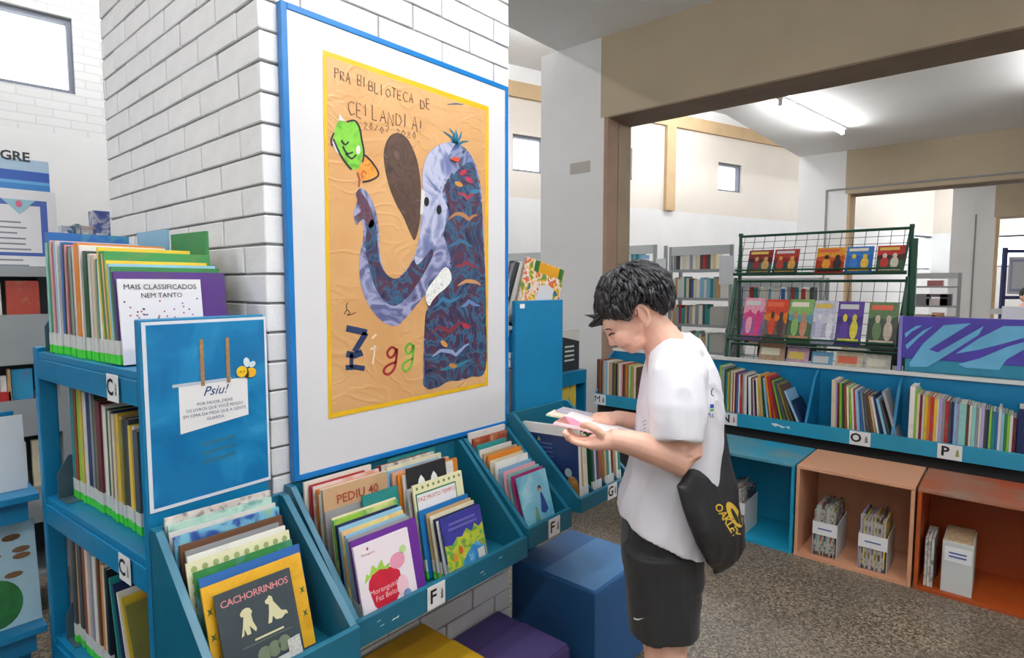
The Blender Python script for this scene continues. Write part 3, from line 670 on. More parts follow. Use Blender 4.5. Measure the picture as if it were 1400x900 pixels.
print_poly(r, wd, [(.05,.03),(.075,.03),(.07,.08),(.06,.085),(.052,.06)], cover_mat('bush_print', ['8a8a4a','4a9a8a','b89a5a'], 30, 2), 1, 'bush_print')
print_poly(r, wd, [(.045,.004),(.1,.004),(.1,.022),(.045,.022)], MAT_TAG, 3, 'paper_label')
# G bin
r = book((-1.128, 1.668, .783), .014, .268, .25, 'white', 'large navy and white picture book facing left in the G bin', 0, math.radians(-3), math.pi/2, 'green', None, mat('white_board', 'ecebe8', .4))
def gface(u, v, k=1): return (-.0071-.0005*k, .25-u, v)
def gprint(pts, m, k=1, name='cover_print'): return part(name, MB().poly([gface(u, v, k) for u, v in pts], flip=(-1,0,0)), m, r)
gprint([(.026, .0), (.25, .0), (.25, .232), (.026, .232)], mat('navy_cover', '1d3566', .35, noise=.1, nscale=20), 1, 'navy_panel')
for i_ in range(8): gprint([(.08, .195-i_*.015), (.08+random.uniform(.045, .075), .195-i_*.015), (.14, .201-i_*.015), (.08, .201-i_*.015)], mat('slate_ink', '51669c', .5), 2, 'text_line')
gprint(ellpts(.222, .05, .028, .045, 14), cover_mat('animal_print', ['c8904a','a06a34','e0c8a0'], 24, 3), 2, 'animal_print'); gprint(ellpts(.205, .105, .015, .016, 12), mat('grey_print', '9fb0b4', .5), 3, 'animal_print')
gprint([(.068, .205), (.086, .205), (.077, .222)], mat('sage_dot', '9fae6c', .5), 2, 'star_print')
for i, (c, y, h_) in enumerate((('tan', 1.686, .25), ('cream', 1.701, .245), ('white', 1.715, .235), ('forest', 1.757, .24), ('lilac', 1.773, .235), ('charcoal', 1.789, .225), ('rust', 1.803, .23), ('tan', 1.842, .23), ('teal', 1.858, .225), ('white', 1.873, .225), ('maroon', 1.888, .22), ('cream', 1.922, .22), ('teal', 1.94, .2))):
    book((-1.132, y, .783), .0125, h_, .16, c, '%s book standing spine out in the G bin, %s from the navy book' % (cname(c), ORD[i]), 0, math.radians(-4), math.pi/2, 'green', 'spine out books in the G bin')

# ------------------------------------------------------------------ bookcase behind the pillar that carries the G bin
gu = thing('bookcase', 'blue wooden bookcase behind the pillar that carries the G bin', 'bookcase', (-1.45, 1.69, 0))
part('end_panel', BX(-TC, 0, 0, .305, .5, 1.487), BLUE, gu, bevel=.003)
part('paper_scrap', BX(.0004, .001, .024, .052, 1.458, 1.475), MAT_WHITE, gu)
for yy in (.01, .25): part('post', BX(-.16, -.13, yy, yy+.04, 0, 1.37), BLUE, gu)
for yy in (.0, .26): part('post', BX(-.75, -.72, yy, yy+.04, 0, 1.37), BLUE, gu)
for z in SHC:
    part('shelf', BX(-.75, -TC, .005, .30, z-.018, z), BLUE, gu, bevel=.002); part('fascia', BX(-.72, -TC, .0, .018, z-.075, z-.0185), BLUE, gu)
gb = [('grey',14,250,210),('charcoal',12,235,200),('magenta',12,262,200),('grey',14,272,200),('charcoal',12,275,205),('white',10,275,205)]
for i, (c, wd, h, dp) in enumerate(gb):
    book((-1.62+i*.021, 1.705, 1.364+math.sin(math.radians(12))*dp/1000), wd/1000, h/1000-.035, dp/1000, c, '%s book, %s of the row leaning on the G bookcase top' % (cname(c), ORD[i]), math.radians(9), math.radians(-12), 0, None, 'books on the G bookcase top')
r = book((-1.478, 1.715, 1.365+.049), .01, .25, .255, 'yellow', 'bright picture book with a yellow and green cover leaning on the G bookcase', math.radians(5), math.radians(-11), 0, None, None, cover_mat('cover_kids', ['e8c02a','d8542a','e8e2da','e8b020','4a9a4a','3a5aa8'], 24, 6))
print_poly(r, .01, [(.055,.205),(.25,.205),(.25,.246),(.055,.246)], mat('amber_print', 'e0a020', .4), 1, 'title_panel'); 
for u in (.07, .235): print_poly(r, .01, [(u-.018,.205),(u+.012,.205),(u+.012,.248),(u-.018,.248)], mat('leaf_green_print', '2a6a2a', .4), 2, 'banner_print')
print_poly(r, .01, [(.1,.09),(.2,.09),(.205,.155),(.16,.17),(.105,.155)], mat('grey_white_print', 'd6d8dc', .4), 2, 'panel_print')
for i, c in enumerate(('white', 'orange', 'blue', 'cream')): book((-1.52-i*.018, 1.71, .95), .014, .26, .2, c, '%s book on the middle shelf beside the poster edge, %s from the panel' % (cname(c), ORD[i]), group='books inside the G bookcase')

# corner bookcase seen past the G panel
ku = thing('bookcase', 'blue corner bookcase between the G bin and the M books', 'bookcase', (-2.62, 3.0, 0))
for y in (0, .46): part('side_panel', BX(0, .3, y, y+.02, 0, .945 if y else 1.0), BLUE, ku)
for z in (.945, .53): part('shelf', BX(0, .31,   .02, .46, z-.02, z), BLUE, ku); part('fascia', BX(.292, .31,   .02, .46, z-.09, z-.0205), BLUE, ku)
part('back_board', BX(0, .015, 0, .48, .1, 1.08), BLUE, ku)
r = book((-2.37, 3.21, .947), .012, .28, .24, 'charcoal', 'black and white book standing alone on the corner bookcase', 0, 0, 0, None, None, mat('black_cover', '2b2c2f', .4))
print_poly(r, .012, [(.0,.25),(.24,.20),(.24,.28),(.0,.28)], mat('cream_ink2', 'd8d8d0', .4), 1, 'cover_print'); print_lines(r, .012, .12, .17, .12, 4, .032, .012, MAT_TAG, 2, 5)
for i, c in enumerate(('olive', 'yellow', 'black', 'forest', 'yellow')): book((-2.45+i*.028, 3.12, .532), .022, .32, .24, c, '%s book on the lower shelf of the corner bookcase, %s from the back' % (cname(c), ORD[i]), group='books on the corner bookcase', cm=cover_mat('cover_k%d' % i, [PAL[c], 'c8b040', '2a2a2a'], 14, i))

# ================================================================== long low bookcase with the M N O P cards
SX0, SX1 = -2.62, .42
lo = thing('low_bookcase', 'long blue low bookcase with M, N, O and P cards and white top rail', 'bookcase', (0, 4.04, 0))
LIP = mat('light_blue_lip_paint', '2795b8', .38, noise=.06, nscale=5)
part('front_lip', BX(SX0, SX1, 0, .018, .567, .657), LIP, lo, bevel=.002)
part('shelf', BX(SX0, SX1, .018, .30, .585, .603), BLUE, lo)
part('back_board', BX(SX0, SX1, .30, .318, .3, .985), BLUE, lo)
part('top_rail', BX(SX0, SX1, .285, .345, .985, 1.005), mat('white_rail', 'e4e4e2', .5), lo)
for xx in (SX0, -1.02, -.545, SX1-.016):
    part('divider', MB().prism([(xx, .018, .603), (xx, .30, .603), (xx, .30, .98), (xx, .2, .93), (xx, .018, .657)], (.016, 0, 0)), BLUE, lo)
part('base_shade', BX(SX0, SX1, .06, .29, 0, .567), mat('under_shelf_shadow', '2b2b2d', .7), lo)  # dark block stands in for the shadow under the shelf
for xx, ch, pic in ((-2.56, 'M', '6a6a6a'), (-1.50, 'N', 'c88a92'), (-.70, 'O', '7a7a7a'), (-.26, 'P', '9a9a50')): card(lo, ch, (xx, -.001, .612), UX, UZ, -UY, .112, .085, pic, size=.088, bold=.028)
part('paint_scrape', MB().poly([(-1.16+u*.06, -.0008, .612+v*.02) for u, v in ((-1,.6),(-.6,-.3),(-.2,.2),(.2,-.4),(.6,.1),(1,-.4),(.9,.5),(.4,.1),(-.5,.9))], flip=(0,-1,0)), MAT_WHITE, lo)
def low_row(px0, spec, letter, y=4.075, sc=1.0):
    spec = [(s[0], s[1]*sc)+tuple(s[2:]) for s in spec]
    x = PX(px0, 560, Y=y).x
    return book_row(x, y, .604, spec, 'in the %s section' % letter, 'books in the %s section' % letter, 'white', 'book')
MR = [('brown',30,330),('rust',14,325),('black',12,322),('grey',14,322),('cream',14,320),('sky',16,318),('white',14,318),('tan',12,316),('peach',16,312),('charcoal',20,312),('olive',12,308),('black',16,305),('tan',14,312),('white',16,312),('pink',14,310),('maroon',12,308),('brown',14,306),('orange',14,304),('olive',14,302),('white',14,300),('lime',16,300),('tan',16,298),('cream',16,298),('brown',16,296)]
low_row(815, MR, 'M')
NR = [('lime',12,370),('grey',30,365,0),('forest',14,345),('teal',12,335),('yellow',8,330),('olive',16,345,0),('white',10,338),('rust',10,330),('cream',10,335),('maroon',14,330),('blue',14,325),('white',10,320),('red',16,325,-1),('grey',14,330,-1),('white',20,325,-1),('black',8,312,-1),('white',20,310,-2),('charcoal',10,305,-3),('pink',12,300,-3),('navy',14,290,-4),
      ('cream',12,310,-4),('yellow',10,330,-4),('tan',16,330,-5),('forest',12,320,-6),('sky',14,315,-7),('orange',14,335,-9),('red',22,330,-11),('maroon',14,315,-12),('lime',12,310,-14),('charcoal',22,305,-16),('olive',12,300,-18),('brown',16,290,-20)]
_, xn = low_row(982, NR, 'N', sc=.88)
x = xn+.03
book((x, 4.075, .61), .014, .26, .2, 'sky', 'light blue book with an orange flower leaning at the end of the N section', math.radians(-24), tagged='white'); book((x+.03, 4.075, .61), .012, .2, .2, 'navy', 'navy book slumped against the light blue one in the N section', math.radians(-26), tagged='white')
ORW = [('cream',26,345,-1),('lilac',8,335,-1),('maroon',10,330,-1),('lime',16,330,-2),('forest',12,325,-2),('rust',14,318,-3),('cream',12,312,-3),('lime',12,308,-4),('white',12,305,-4),('red',10,300,-5),('sky',18,296,-5),('blue',14,290,-6),('grey',10,288,-7),('charcoal',18,285,-8),('brown',14,280,-9),('tan',12,272,-10),('white',14,268,-11),('navy',14,285,-12),('sky',16,262,-14),('charcoal',12,250,-16)]
_, xo = low_row(1137, ORW, 'O', sc=.92)
book((xo+.022, 4.09, .608), .014, .31, .19, 'grey', 'grey spiral notebook sticking up at the end of the O section', math.radians(-16))
PR = [('white',26,350),('lime',10,325),('cream',12,312),('maroon',12,308),('white',9,306),('yellow',16,306),('orange',12,304),('red',16,302),('yellow',14,300),('white',8,298),('lilac',16,298),('grey',12,296),('red',16,288),('charcoal',10,282),('navy',12,285),('sky',12,285),('lilac',8,280),('aqua',34,280),('brown',12,280),('white',10,275),('aqua',18,272),('grey',12,270),('white',9,268),('lilac',14,268),('charcoal',10,262),('navy',9,264),('lime',10,258),('teal',16,258),('blue',10,256),('white',12,275),('sky',12,255),('green',12,252),('lime',10,246),('white',12,244),('maroon',14,236)]
_, xp = low_row(1243, PR, 'P')
book((xp+.03, 4.07, .604), .05, .29, .21, 'navy', 'thick dark box volume with pale lettering at the right end of the P section', 0)

# ------------------------------------------------------------------ open crates on the floor in front
def crate(x0, x1, col, label, worn, y0=3.52, dep=.44, h=.525):
    m = mat('crate_'+label.split()[0], col, .5, noise=.06, nscale=5); mt = mat('crate_top_'+label.split()[0], col, .55, col2=worn, nscale=4, detail=6)
    r = thing('storage_crate', label, 'crate', (x0, y0, 0)); L = x1-x0; t = .018
    part('top_board', BX(0, L, 0, dep, h-t, h), mt, r, bevel=.002); part('bottom_board', BX(t, L-t, 0, dep-t, .0, t), m, r)
    for a in (0, L-t): part('side_board', BX(a, a+t, 0, dep, 0, h-t), m, r, bevel=.002)
    part('back_board', BX(t, L-t, dep-t, dep, t, h-t), m, r)
    return r
crate(-1.50, -.925, '1594b8', 'blue open plywood crate with worn top on the floor behind the boy', '6d9296')
crate(-.915, -.355, 'd29a78', 'peach plywood crate holding two magazine files', 'cf9b7c')
crate(-.345, .24, 'a84a18', 'orange crate with worn top holding a white magazine file', '8c7a68')
GREYF = mat('pale_grey_card', 'c9ccca', .5)
def magazine_file(x, y, wd, full, label, lab, pap, h=.26, dep=.23):
    r = thing('magazine_file', label, 'magazine file', (x, y, .019)); t = .003
    if full:
        part('file_side', MB().prism([(0, 0, 0), (0, dep, 0), (0, dep, h*.8), (0, 0, h*.75)], (t, 0, 0)), GREYF, r); part('file_side', MB().prism([(wd-t, 0, 0), (wd-t, dep, 0), (wd-t, dep, h*.8), (wd-t, 0, h*.75)], (t, 0, 0)), GREYF, r)
        part('front_band', BX(0, wd, -.002, .001, h*.47, h*.75), MAT_WHITE, r)
        k = 0; x_ = .006
        while x_ < wd-.012:
            t_ = random.uniform(.005, .011); hh = h*random.uniform(.98, 1.12); c = pap[k % len(pap)]; k += 1
            m = solo('magazine', BX(0, t_*.92, .006, dep*random.uniform(.9, 1.04), 0, hh), [cover_mat('mag_%s' % c, [PAL.get(c, c), PAL.get(c, c), 'b8b4ac', '4a4844'], 16, k)], '%s magazine, %s from the left in %s' % (cname(c), ORD[k-1], lab), 'magazine', (x+x_, y, .022), (0, 0, 0), 'magazines in the files')
            x_ += t_
    else:
        part('file_body', BX(0, wd, 0, dep, 0, h), GREYF, r, bevel=.002)
        mb = MB(); mb.box(.006, wd-.006, .01, dep-.01, h, h+.012); part('papers', mb, mat('old_paper', 'b59a78', .8, noise=.2, nscale=90), r)
        part('front_band', BX(.01, wd-.008, -.0015, 0, h*.62, h*.9), MAT_WHITE, r)
    for i_ in range(1 if full else 2): part('text_line', BX(wd*.22, wd*.78, -.0032, -.0022, (h*.59 if full else h*.78)-i_*.018, (h*.59 if full else h*.78)-i_*.018+.007), mat('blue_ink', '4a58a0', .5), r)
    return r
magazine_file(-1.335, 3.56, .125, True, 'grey magazine file full of magazines in the blue crate', 'the file in the blue crate', ('charcoal','black','grey','tan'))
magazine_file(-.83, 3.56, .125, True, 'grey magazine file at the left in the peach crate', 'the left file of the peach crate', ('charcoal','grey','aqua','red','black','olive'))
magazine_file(-.60, 3.545, .135, True, 'grey magazine file at the right in the peach crate', 'the right file of the peach crate', ('lilac','charcoal','yellow','olive','grey','brown'))
magazine_file(-.235, 3.545, .125, False, 'closed pale grey magazine file with a white label in the orange crate', '', ())
for i, c in enumerate(('charcoal', 'white', 'lilac')): solo('magazine', BX(0, .011, 0, .2, 0, .25), [cover_mat('magz_%s' % c, [PAL[c], 'c8c4bc', '5a5854'], 30, i)], '%s magazine, %s from the left beside the closed file in the orange crate' % (cname(c), ORD[i]), 'magazine', (-.305+i*.013, 3.55, .019), (0, 0, 0), 'loose magazines in the orange crate')

# ------------------------------------------------------------------ padded cube seats
def pouf(x0, x1, y0, y1, h, col, patch, label):
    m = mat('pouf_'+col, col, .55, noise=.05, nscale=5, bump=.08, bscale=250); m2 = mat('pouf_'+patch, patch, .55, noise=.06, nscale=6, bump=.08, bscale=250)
    r = thing('cube_pouf', label, 'pouf', ((x0+x1)/2, (y0+y1)/2, 0)); a, b = (x1-x0)/2, (y1-y0)/2
    o = part('body', BX(-a, a, -b, b, .012, h), m, r); bevelled(o, .012, 3)
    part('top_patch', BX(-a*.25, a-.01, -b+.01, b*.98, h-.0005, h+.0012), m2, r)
    sd = MB(); e = .0025
    for sx, sy in ((a, -b), (a, b), (-a, -b), (-a, b)): sd.tube([(sx*.985, sy*.985, .02), (sx*.985, sy*.985, h-.012)], e*1.6, 6)
    for i in range(1): sd.tube([(-a*.97, -b*.97, h-.004), (a*.97, -b*.97, h-.004), (a*.97, b*.97, h-.004), (-a*.97, b*.97, h-.004), (-a*.97, -b*.97, h-.004)], e, 6)
    part('piping', sd, m, r)
    for sx, sy in ((-1,-1),(1,-1),(-1,1),(1,1)): part('foot', BX(sx*a*.8-.015, sx*a*.8+.015, sy*b*.8-.015, sy*b*.8+.015, 0, .012), MAT_BLACK, r)
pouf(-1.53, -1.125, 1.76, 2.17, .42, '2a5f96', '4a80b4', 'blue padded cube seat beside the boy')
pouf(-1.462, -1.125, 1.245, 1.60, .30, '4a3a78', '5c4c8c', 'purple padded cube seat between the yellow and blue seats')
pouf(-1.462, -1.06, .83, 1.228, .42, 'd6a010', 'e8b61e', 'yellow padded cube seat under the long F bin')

# ================================================================== elephant poster
XP = -1.446
po = thing('framed_poster', 'large framed painting of a blue elephant on tan paper, on the brick pillar', 'poster', (-1.468, 1.21, 1.02))
def pq(px, py, k=0):
    p = PX(px, py, X=XP); return (XP + .468+1.0 + .0004*k + .0008, p.y-1.21, p.z-1.02)
PY_A, PY_B, PZ_A, PZ_B = -.437, .432, .0, 1.246
FRB = mat('royal_blue_frame', '0f74bc', .3, noise=.06, nscale=10); fw, fd = .017, .024
for nm, b in (('a', (PY_A, PY_A+fw, PZ_A, PZ_B)), ('b', (PY_B-fw, PY_B, PZ_A, PZ_B)), ('c', (PY_A+fw, PY_B-fw, PZ_A, PZ_A+fw)), ('d', (PY_A+fw, PY_B-fw, PZ_B-fw, PZ_B))):
    part('frame_rail', BX(.001, fd, *b), FRB, po, bevel=.002)
part('mount_board', BX(.002, .0212, PY_A+fw, PY_B-fw, PZ_A+fw, PZ_B-fw), mat('white_mount', 'dfdfe2', .28, noise=.02, nscale=4), po)
# creased kraft paper
def kraft():
    m = bpy.data.materials.new('creased_kraft_paper'); m.use_nodes = True; N = m.node_tree.nodes; L = m.node_tree.links; b = N['Principled BSDF']; b.inputs['Roughness'].default_value = .45
    tc = N.new('ShaderNodeTexCoord'); n = N.new('ShaderNodeTexNoise'); n.inputs['Scale'].default_value = 3; n.inputs['Detail'].default_value = 4; L.new(tc.outputs['Object'], n.inputs['Vector'])
    r = N.new('ShaderNodeValToRGB'); r.color_ramp.elements[0].color = (*lin('cf9c63'), 1); r.color_ramp.elements[1].color = (*lin('dcae78'), 1); r.color_ramp.elements[0].position = .35; r.color_ramp.elements[1].position = .65
    L.new(n.outputs['Fac'], r.inputs[0]); L.new(r.outputs[0], b.inputs['Base Color'])
    mp = N.new('ShaderNodeMapping'); mp.inputs['Scale'].default_value = (1, .55, 1); mp.inputs['Rotation'].default_value = (.3, 0, 0); L.new(tc.outputs['Object'], mp.inputs[0])
    v = N.new('ShaderNodeTexNoise'); v.inputs['Scale'].default_value = 8; v.inputs['Detail'].default_value = 1.5; v.inputs['Distortion'].default_value = 1.6; L.new(mp.outputs[0], v.inputs['Vector'])
    mr = N.new('ShaderNodeMath'); mr.operation = 'SUBTRACT'; mr.inputs[1].default_value = .5; L.new(v.outputs['Fac'], mr.inputs[0]); ab = N.new('ShaderNodeMath'); ab.operation = 'ABSOLUTE'; L.new(mr.outputs[0], ab.inputs[0])
    pw = N.new('ShaderNodeMapRange'); pw.inputs[1].default_value = 0; pw.inputs[2].default_value = .06; pw.inputs[3].default_value = 1; pw.inputs[4].default_value = 0; L.new(ab.outputs[0], pw.inputs[0])
    bp = N.new('ShaderNodeBump'); bp.inputs['Strength'].default_value = .28; bp.inputs['Distance'].default_value = .004; L.new(pw.outputs[0], bp.inputs['Height']); L.new(bp.outputs[0], b.inputs['Normal'])
    return m
def smooth2d(P, closed=False, k=4):
    n = len(P); out = []
    g = (lambda i: P[i % n]) if closed else (lambda i: P[max(0, min(n-1, i))])
    for i in range(n if closed else n-1):
        a, b, c, d = g(i-1), g(i), g(i+1), g(i+2)
        for j in range(k):
            t = j/k; out.append(tuple(.5*(2*b[q]+(c[q]-a[q])*t+(2*a[q]-5*b[q]+4*c[q]-d[q])*t*t+(3*b[q]-a[q]-3*c[q]+d[q])*t**3) for q in (0, 1)))
    if not closed: out.append(P[-1])
    return out
YEL = mat('yellow_tape', 'e9b81c', .4, noise=.05, nscale=20)
def panel(name, px, m, k, parent=po):
    if name.startswith('painted') and len(px) > 6: px = smooth2d(px, True)
    return part(name, MB().poly([pq(x, y, k) for x, y in px], flip=(1,0,0)), m, parent)
paper = panel('yellow_tape_border', [(441,68),(668,146),(667,527),(449,573)], YEL, 0)
sheet = panel('kraft_sheet', [(446,77),(664,152),(663,523),(454,565)], kraft(), 1)
def brush(name, cols, sc, sd, warp=2.5): return cover_mat('paint_'+name, cols, sc, sd, .5, warp)
BODY = brush('body', ['1b2036','34466e','5c6fa0','8d95b8','3a3a52','6a3440','2f5f80'], 7, 2)
LAV = brush('lavender', ['3d4266','6a7098','a0a3c6','555b86','8088b0'], 7, 4)
DARK = brush('dark', ['16182a','2a3a60','55283a','2f6080','31405e','1d2136'], 9, 6, 3)
HEADM = brush('head', ['5f6894','9098bc','bcc0d8','727ca8','4c5684'], 6, 8, 2)
EARB = brush('ear', ['3f2f28','5a443a','4a382f','6b5346'], 16, 5, 1.5)
# ear
panel('painted_ear', [(526,232),(524,212),(527,196),(534,185),(544,182),(555,188),(563,201),(570,220),(574,243),(575,262),(574,300),(567,328),(560,318),(551,297),(541,279),(532,257)], EARB, 2)
# body and trunk
panel('painted_body', [(577,262),(577,236),(582,216),(592,203),(606,196),(622,195),(636,203),(647,219),(654,240),(658,270),(661,330),(664,400),(664,470),(662,507),(648,513),(632,520),(612,522),(598,530),(580,529),(578,512),(579,470),(581,432),(586,410),(578,395),(574,330)], BODY, 2)
panel('painted_trunk', [(579,262),(575,300),(572,328),(565,352),(552,372),(541,381),(530,377),(522,362),(518,338),(517,310),(513,288),(507,272),(499,260),(491,258),(486,266),(488,275),(483,292),(487,308),(494,300),(496,325),(491,352),(492,385),(499,408),(510,427),(524,441),(541,446),(553,436),(566,421),(580,404),(592,388),(608,366),(622,345),(600,300)], LAV, 3)
panel('painted_head', [(577,262),(577,236),(582,216),(592,203),(606,196),(621,196),(612,215),(618,232),(604,262),(612,290),(602,322),(585,345),(570,362),(566,350),(572,328),(575,300)], HEADM, 6)
panel('painted_trunk_shade', [(520,362),(530,377),(541,381),(552,374),(566,354),(582,338),(592,346),(580,372),(566,394),(555,408),(540,418),(527,413),(513,395),(505,370),(499,340),(500,318),(507,300),(514,312),(516,338)], DARK, 5)
panel('painted_trunk_tip', [(489,262),(497,268),(506,285),(511,305),(505,312),(497,300),(489,304),(485,296),(493,288),(489,276)], brush('tip', ['3a3040','6b2a38','4a4a5e','8a6a5a'], 26, 3), 5)
panel('painted_flank', [(618,240),(640,222),(650,236),(656,275),(660,340),(663,420),(663,505),(640,515),(612,521),(598,528),(581,528),(580,475),(584,430),(592,405),(612,388),(616,350),(606,320),(614,288),(608,262)], DARK, 7)
STR = [((592,420),(604,408),(615,412),(628,404)),((588,455),(600,446),(612,452),(630,440),(645,446)),((590,486),(606,478),(622,484),(640,470)),((612,300),(626,292),(640,300),(652,294)),((610,340),(628,330),(645,338)),((622,366),(636,360),(652,366)),((630,420),(640,412),(655,418)),((600,505),(620,500),(642,492)),((625,262),(638,270),(650,262)),((625,390),(642,384),(656,390))]
SCOL = ['2f6f94','7a3040','8a98bc','b07a50','356a8a','8c3040','5c7aa8','2b7a90','a03a4a','c08a5a']
for i, s in enumerate(STR):
    f = lambda u, v: pq(u, v, 8)
    pts = []
    for a, b in zip(s[:-1], s[1:]):
        for t in (0, .33, .66): pts.append((a[0]+(b[0]-a[0])*t, a[1]+(b[1]-a[1])*t+1.5*math.sin(3*t+i)))
    pts.append(s[-1]); part('brush_stroke', MB().ribbon(pts, [1.5+4*math.sin(math.pi*j/(len(pts)-1)) for j in range(len(pts))], f), mat('stroke_'+SCOL[i], SCOL[i], .5), po)
for cx, cy, c in ((632,236,'b8324a'),(622,218,'c8482a'),(640,246,'b03050'),(626,252,'c88a3a'),(648,262,'3a7aa0'),(606,470,'c88a4a'),(636,446,'a83048'),(618,500,'c08040')):
    panel('paint_dab', ellpts(cx, cy, 6, 3.2, 10, random.uniform(-.8, .8)), mat('dab_'+c, c, .5), 9)
panel('painted_tusk', [(581,402),(586,391),(596,378),(606,366),(613,369),(616,382),(609,393),(598,402),(590,411),(586,418),(582,414)], brush('tusk', ['d8dcd8','f0f0ec','a8bab8'], 40, 2), 10)
for cx, cy in ((582,276),(599,287)): panel('painted_eye', ellpts(cx, cy, 3.4, 6.5, 14), MAT_BLACK, 9)
panel('painted_tusk_mark', [(575,258),(580,262),(577,292),(573,294)], mat('off_white_paint', 'dcdcd6', .5), 9)
for s in (((619,196),(617,188),(606,180)), ((620,196),(620,184),(614,176)), ((622,196),(624,186),(622,178)), ((623,197),(628,188),(630,180)), ((624,198),(632,194),(640,193))):
    part('painted_tuft', MB().ribbon(s, [4, 3, 1], lambda u, v: pq(u, v, 7)), mat('teal_paint', '1f7292', .5), po)
# green fruit with an orange wedge
panel('painted_fruit', [(456,184),(459,172),(466,162),(473,168),(484,166),(491,176),(494,192),(496,206),(493,222),(487,232),(476,228),(466,214),(458,200)], brush('green', ['5aa82c','7cc63c','8cd048'], 14, 3), 2)
panel('painted_wedge', [(488,234),(498,212),(506,218),(517,238),(508,244),(496,248)], brush('orange', ['d8862a','e8a040','c8642a'], 18, 4), 3)
panel('painted_wedge', [(455,188),(459,200),(464,212),(459,208),(454,196)], mat('off_white_paint', 'dcdcd6', .5), 3)
panel('painted_wedge', ellpts(489, 205, 3, 6, 12), mat('off_white_paint', 'dcdcd6', .5), 4)
panel('painted_wedge', [(462,165),(464,156),(468,162),(472,166)], mat('off_white_paint', 'dcdcd6', .5), 4)
for s in (((473,167),(484,165),(491,175),(494,192),(497,208),(495,222)), ((455,190),(462,206),(470,220),(480,232)), ((466,192),(471,198),(476,194)), ((468,200),(474,210),(482,208)), ((472,210),(480,217),(486,212)), ((498,212),(508,222),(517,238),(508,246),(495,249)), ((454,200),(452,192),(456,182))):
    part('ink_outline', MB().ribbon(smooth2d(s), 2.2, lambda u, v: pq(u, v, 5)), mat('dark_outline', '20202a', .5), po)
part('painted_arm', MB().ribbon([(488,236),(491,246),(490,256)], 2.5, lambda u, v: pq(u, v, 4)), mat('red_brown_paint', 'a84a38', .5), po)
# handwriting
GL = {'P': [[(0,0),(0,1),(.5,.95),(.55,.65),(0,.5)]], 'R': [[(0,0),(0,1),(.5,.95),(.5,.6),(0,.5),(.55,0)]], 'A': [[(0,0),(.3,1),(.6,0)],[(.1,.4),(.5,.4)]], 'B': [[(0,0),(0,1),(.5,.95),(.45,.55),(0,.5),(.55,.4),(.5,.05),(0,0)]], 'I': [[(.1,0),(.1,1)]],
      'L': [[(0,1),(0,0),(.5,0)]], 'O': [[(.3,1),(0,.7),(0,.3),(.3,0),(.6,.3),(.6,.7),(.3,1)]], 'T': [[(0,1),(.6,1)],[(.3,1),(.3,0)]], 'E': [[(.5,1),(0,1),(0,0),(.5,0)],[(0,.5),(.4,.5)]], 'C': [[(.6,.9),(.3,1),(0,.7),(0,.3),(.3,0),(.65,.15)]],
      'D': [[(0,0),(0,1),(.4,.85),(.6,.5),(.4,.1),(0,0)]], 'N': [[(0,0),(0,1),(.55,0),(.55,1)]], '!': [[(.1,1),(.1,.3)],[(.1,.1),(.1,0)]], '2': [[(0,.8),(.25,1),(.5,.8),(0,0),(.55,0)]], '8': [[(.3,.5),(.05,.75),(.3,1),(.5,.75),(.3,.5),(0,.25),(.3,0),(.55,.25),(.3,.5)]],
      '0': [[(.3,1),(.05,.5),(.3,0),(.5,.5),(.3,1)]], '7': [[(0,1),(.5,1),(.2,0)]], '/': [[(0,0),(.4,1)]], '.': [[(.1,.05),(.16,0)]], ' ': []}
PENC = mat('brown_crayon', '6a4a34', .6)
def handwrite(s, a, b, hpx, wd):
    rnd = random.Random(len(s)); n = len(s)
    for i, ch in enumerate(s):
        t = i/n; ox = a[0]+(b[0]-a[0])*t; oy = a[1]+(b[1]-a[1])*t+rnd.uniform(-2, 2); sc = hpx*rnd.uniform(.85, 1.1); cw = (b[0]-a[0])/n*.95
        mb = MB()
        for st in GL[ch]:
            if len(st) > 1: mb.ribbon([(ox+u*cw*1.25+rnd.uniform(-.4,.4), oy-v*sc+u*sc*.3+rnd.uniform(-.6,.6)) for u, v in st], wd, lambda u, v: pq(u, v, 3))
        if mb.f: part('handwritten_letter', mb, PENC, po)
handwrite('PRA BIBLIOTECA DE', (457,107), (590,152), 14, 1.3); handwrite('CEILANDIA!', (476,155), (584,184), 19, 1.4); handwrite('28/07 2020.', (497,176), (578,194), 9, 1.0)
for s in (((470,430),(474,424),(478,428),(474,431),(480,430),(486,427)), ((474,424),(473,418),(475,414))): part('signature', MB().ribbon(smooth2d(s), 1.1, lambda u, v: pq(u, v, 3)), MAT_BLACK, po)
part('painted_mark', MB().ribbon([(611,143),(622,142),(633,143)], [1,2.6,1], lambda u, v: pq(u, v, 3)), mat('slate_paint', '5a6878', .5), po)
NAVYP = mat('navy_letter_paint', '22365c', .5)
for s, ww in ((((473,449),(488,452),(501,455)), 9), (((500,455),(492,468),(484,481)), 8), (((473,484),(484,486),(495,482)), 9), (((472,503),(485,502),(498,504)), 7), (((480,484),(480,503)), 5)): part('painted_letter', MB().ribbon(s, ww, lambda u, v: pq(u, v, 3)), NAVYP, po)
for s in (((512,472),(511,485),(509,498)), ((508,463),(514,457)), ((506,478),(514,474))): part('painted_letter', MB().ribbon(s, 2.4, lambda u, v: pq(u, v, 3)), mat('white_letter_paint', 'e8d8c4', .5), po)
def gloop(cx, cy, s=1): return [(cx+6*s, cy-10), (cx, cy-13), (cx-6*s, cy-6), (cx-3*s, cy+1), (cx+3*s, cy-2), (cx+7*s, cy-11), (cx+6*s, cy+4), (cx+3*s, cy+17), (cx-5*s, cy+24), (cx-11*s, cy+20), (cx-6*s, cy+12), (cx+6*s, cy+7)]
